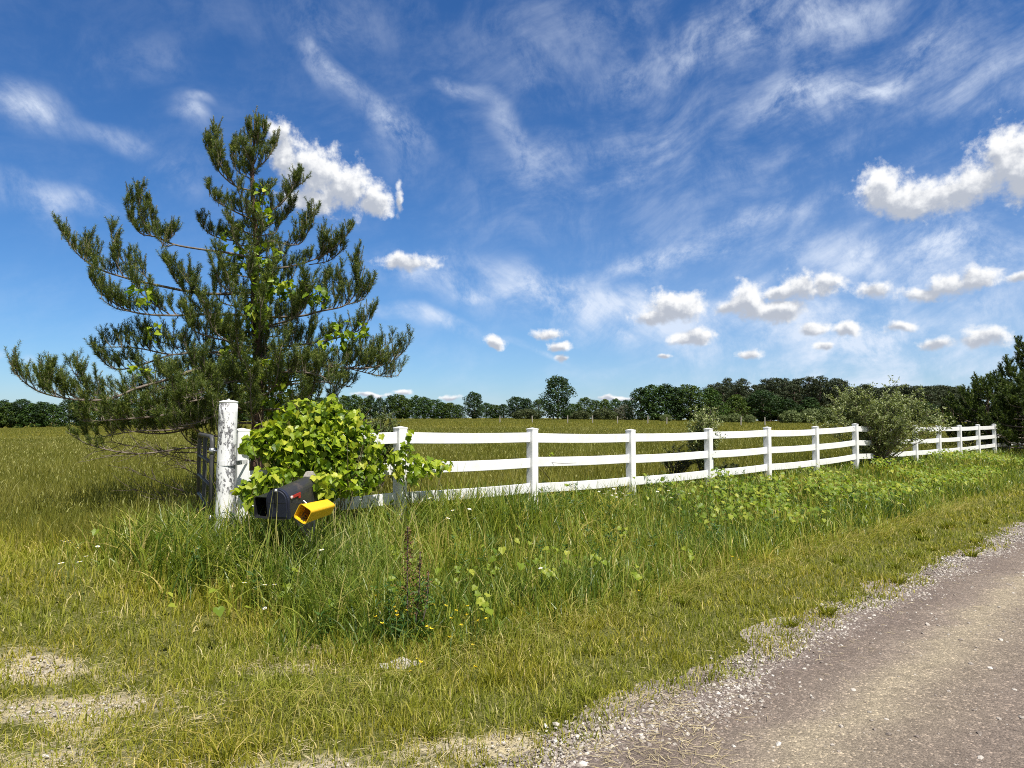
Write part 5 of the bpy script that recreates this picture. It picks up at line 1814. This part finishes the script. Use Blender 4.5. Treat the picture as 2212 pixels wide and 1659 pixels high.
# ------------------------------------------------------------------ flowers, dock, rock
def flower_proto(name, kind):
    root = bpy.data.objects.new(name, None); C.objects.link(root)
    m_ = MB()
    if kind == 'white':
        n_ = 16; az = np.linspace(0, 6.283, n_, endpoint=False)
        m_.scatter(*DL, np.zeros((n_, 3)), rotm(az, np.full(n_, .12), np.zeros(n_)), np.stack([np.full(n_, .010), np.full(n_, .023), np.full(n_, .02)], -1), rng.random(n_))
        m_.build('petals', M['petal_white'], root)
        m_ = MB(); a_ = np.linspace(0, 6.283, 8, endpoint=False)
        rg = lambda r, z: np.stack([np.cos(a_) * r, np.sin(a_) * r, np.full(8, z)], -1)
        m_.loft([rg(.006, 0.001), rg(.006, .004), rg(.002, .006)]); m_.build('flower_centre', M['petal_yellow'], root)
    else:
        n_ = 14
        m_.scatter(*DL, rng.normal(0, .008, (n_, 3)) * [1, 1, .5], rotm(rng.uniform(0, 6.28, n_), rng.uniform(0, .9, n_), rng.normal(0, .5, n_)), np.stack([np.full(n_, .009), np.full(n_, .013), np.full(n_, .01)], -1), rng.random(n_))
        m_.build('petals', M['petal_yellow'], root)
    m_ = MB(); m_.tube([(0, 0, -.30), (.01, 0, -.15), (0, 0, 0)], .0012, 4)
    m_.build('stem', M['greenstem'], root)
    return root


wf = flower_proto('daisy', 'white'); yf = flower_proto('yellow_wildflower', 'yellow')
first = {'w': True, 'y': True}
def flower(k_, x, y, h, label, group):
    src = wf if k_ == 'w' else yf
    if first[k_]: o = src; first[k_] = False
    else: o = copy_tree(src)
    q = hit(x, y, h)
    o.location = tuple(q); o.rotation_euler = (rng.normal(.15, .15), rng.normal(0, .15), rng.uniform(0, 6.28))
    s_ = rng.uniform(.75, 1.1) * (1 + .05 * q[1]) * (.75 if k_ == 'w' else .7)
    o.scale = (s_, s_, 1 if h > .25 else .6)
    tag(o, label, 'flower', group)


for x, y in ((134, 1169), (141, 1171), (148, 1169), (152, 1173), (168, 1184)):
    flower('w', x, y, .40, 'white flower in the cluster at the far left of the tall grass', 'white flowers far left')
for x, y in ((186, 1202), (172, 1214), (132, 1217), (211, 1181)):
    flower('w', x, y, .36, 'white flower just below the far left cluster', 'white flowers below the far left cluster')
flower('w', 426, 1186, .38, 'single white flower left of the base of the round gate post', None)
for x, y in ((528, 1259), (572, 1264), (593, 1263)):
    flower('w', x, y, .34, 'white flower low in the grass below the mailboxes', 'white flowers below the mailboxes')
flower('w', 572, 1314, .12, 'lowest white flower in the short grass below the mailboxes', None)
flower('w', 695, 1188, .42, 'single white flower right under the yellow newspaper box', None)
for x, y in ((928, 1076), (985, 1086), (1014, 1100), (1020, 1104), (978, 1103), (1026, 1120), (968, 1120)):
    flower('w', x, y, .42, 'white flower in the tall grass below the small fence vine', 'white flowers below the small fence vine')
for x, y in ((1310, 1052), (1318, 1060), (1326, 1056), (1330, 1066), (1338, 1062), (1345, 1066), (1352, 1070), (1322, 1070), (1332, 1074), (1342, 1078), (1306, 1066), (1358, 1076), (1294, 1062)):
    flower('w', x, y, .40, 'white flower in the dense group under the third fence panel', 'white flowers under the third panel')
for x, y in ((1404, 1046), (1414, 1050), (1428, 1048), (1436, 1052), (1420, 1062), (1444, 1060), (1466, 1068), (1490, 1066), (1372, 1090), (1450, 1075)):
    flower('w', x, y, .40, 'white flower right of the dense group, near the fourth fence post', 'white flowers near the fourth post')
for x, y in ((1150, 1175), (1137, 1206), (1168, 1228)):
    flower('w', x, y, .35, 'white flower alone in the middle of the verge', 'white flowers mid verge')
Yc = lambda x, y: (737 + x * .2, 1143 + y * .2)
for x, y in ((470, 605), (540, 610), (375, 715), (527, 705), (570, 840), (590, 885), (605, 930), (370, 945), (437, 1015)):
    flower('y', *Yc(x, y), .24, 'small yellow flower left of the brown dock stalk', 'yellow flowers left of the dock')
for x, y in ((705, 875), (1000, 810), (1128, 825), (1243, 878), (1360, 830), (1358, 922), (1187, 962), (1292, 1030), (920, 1048), (965, 1070), (1568, 868), (1565, 965), (1475, 990), (1175, 1165)):
    flower('y', *Yc(x, y), .24, 'small yellow flower right of the brown dock stalk', 'yellow flowers right of the dock')
for x, y in ((818, 1402), (866, 1440), (740, 1537), (1450, 1485), (1422, 1250), (850, 1425)):
    flower('y', *Yc(x, y), .08, 'small yellow flower low beside the pale rock', 'yellow flowers by the rock')
for x, y in ((1380, 1276), (1596, 1208), (1582, 1202)):
    flower('y', x, y, .22, 'small yellow flower out in the right of the verge', 'yellow flowers right of the verge')

dk = hit(884, 1385, 0)
dock = empty('dock_plant', dk, 'tall rusty brown dock plant with seed stalks at the edge of the tall grass', 'weed')
for j, (dx, hh, k_) in enumerate(((-.02, .80, 330), (.07, .62, 150), (.13, .48, 90))):
    m_ = MB(); b_ = dk + [dx * .4, 0, 0]; t_ = dk + [dx, .02, hh]
    m_.tube(catmull([b_, (b_ + t_) / 2 + [dx * .2, 0, 0], t_], 5), .0045, 6)
    shift(m_, dock).build('stem', M['dead'], dock)
    m_ = MB()
    u = rng.uniform(.3, 1.0, k_)
    P = b_ + (t_ - b_) * u[:, None] + rng.normal(0, .026, (k_, 3)) * [1, 1, .6] * (1.25 - u)[:, None] * 1.3
    m_.scatter(*DL, P, rotm(rng.uniform(0, 6.28, k_), rng.uniform(-1, 1, k_), rng.normal(0, .6, k_)), np.stack([np.full(k_, .014), np.full(k_, .018), np.full(k_, .01)], -1), rng.random(k_))
    shift(m_, dock).build('seed_stalk', M['dock'], dock)
m_ = MB(); k_ = 34
m_.scatter(*DL, dk + rng.normal(0, .07, (k_, 3)) * [1, 1, 0] + [0, 0, .03], rotm(rng.uniform(0, 6.28, k_), rng.uniform(.4, 1.2, k_), rng.normal(0, .3, k_)), np.stack([np.full(k_, .035), rng.uniform(.12, .22, k_), np.full(k_, .15)], -1), rng.random(k_))
k_ = 260
m_.scatter(*DL, dk + rng.normal(0, 1, (k_, 3)) * [.11, .09, 0] + np.stack([np.zeros(k_), np.zeros(k_), rng.uniform(.03, .42, k_)], -1), rotm(rng.uniform(0, 6.28, k_), rng.uniform(0, 1.0, k_), rng.normal(0, .4, k_)), np.stack([np.full(k_, .014), rng.uniform(.04, .08, k_), np.full(k_, .06)], -1), rng.random(k_))
shift(m_, dock).build('leaves', M['weed'], dock)

rk = hit(866, 1430, .02)
m_ = MB(); tv, tf = rock_template(5)
for dx, dy, s_ in ((0, 0, .10), (.08, .03, .07), (-.09, -.01, .06), (.03, -.05, .055)):
    m_.scatter(tv, [tf], np.array([[dx, dy, -.03]]), rotm(np.array([dx * 40]), np.array([.2]), np.array([.1])), np.array([s_]), np.array([.8]))
o = m_.build('rock', M['stone']); o.location = tuple(rk)
tag(o, 'pale limestone rock half hidden in the grass below the dock plant', 'rock')
print('done', len(bpy.data.objects))
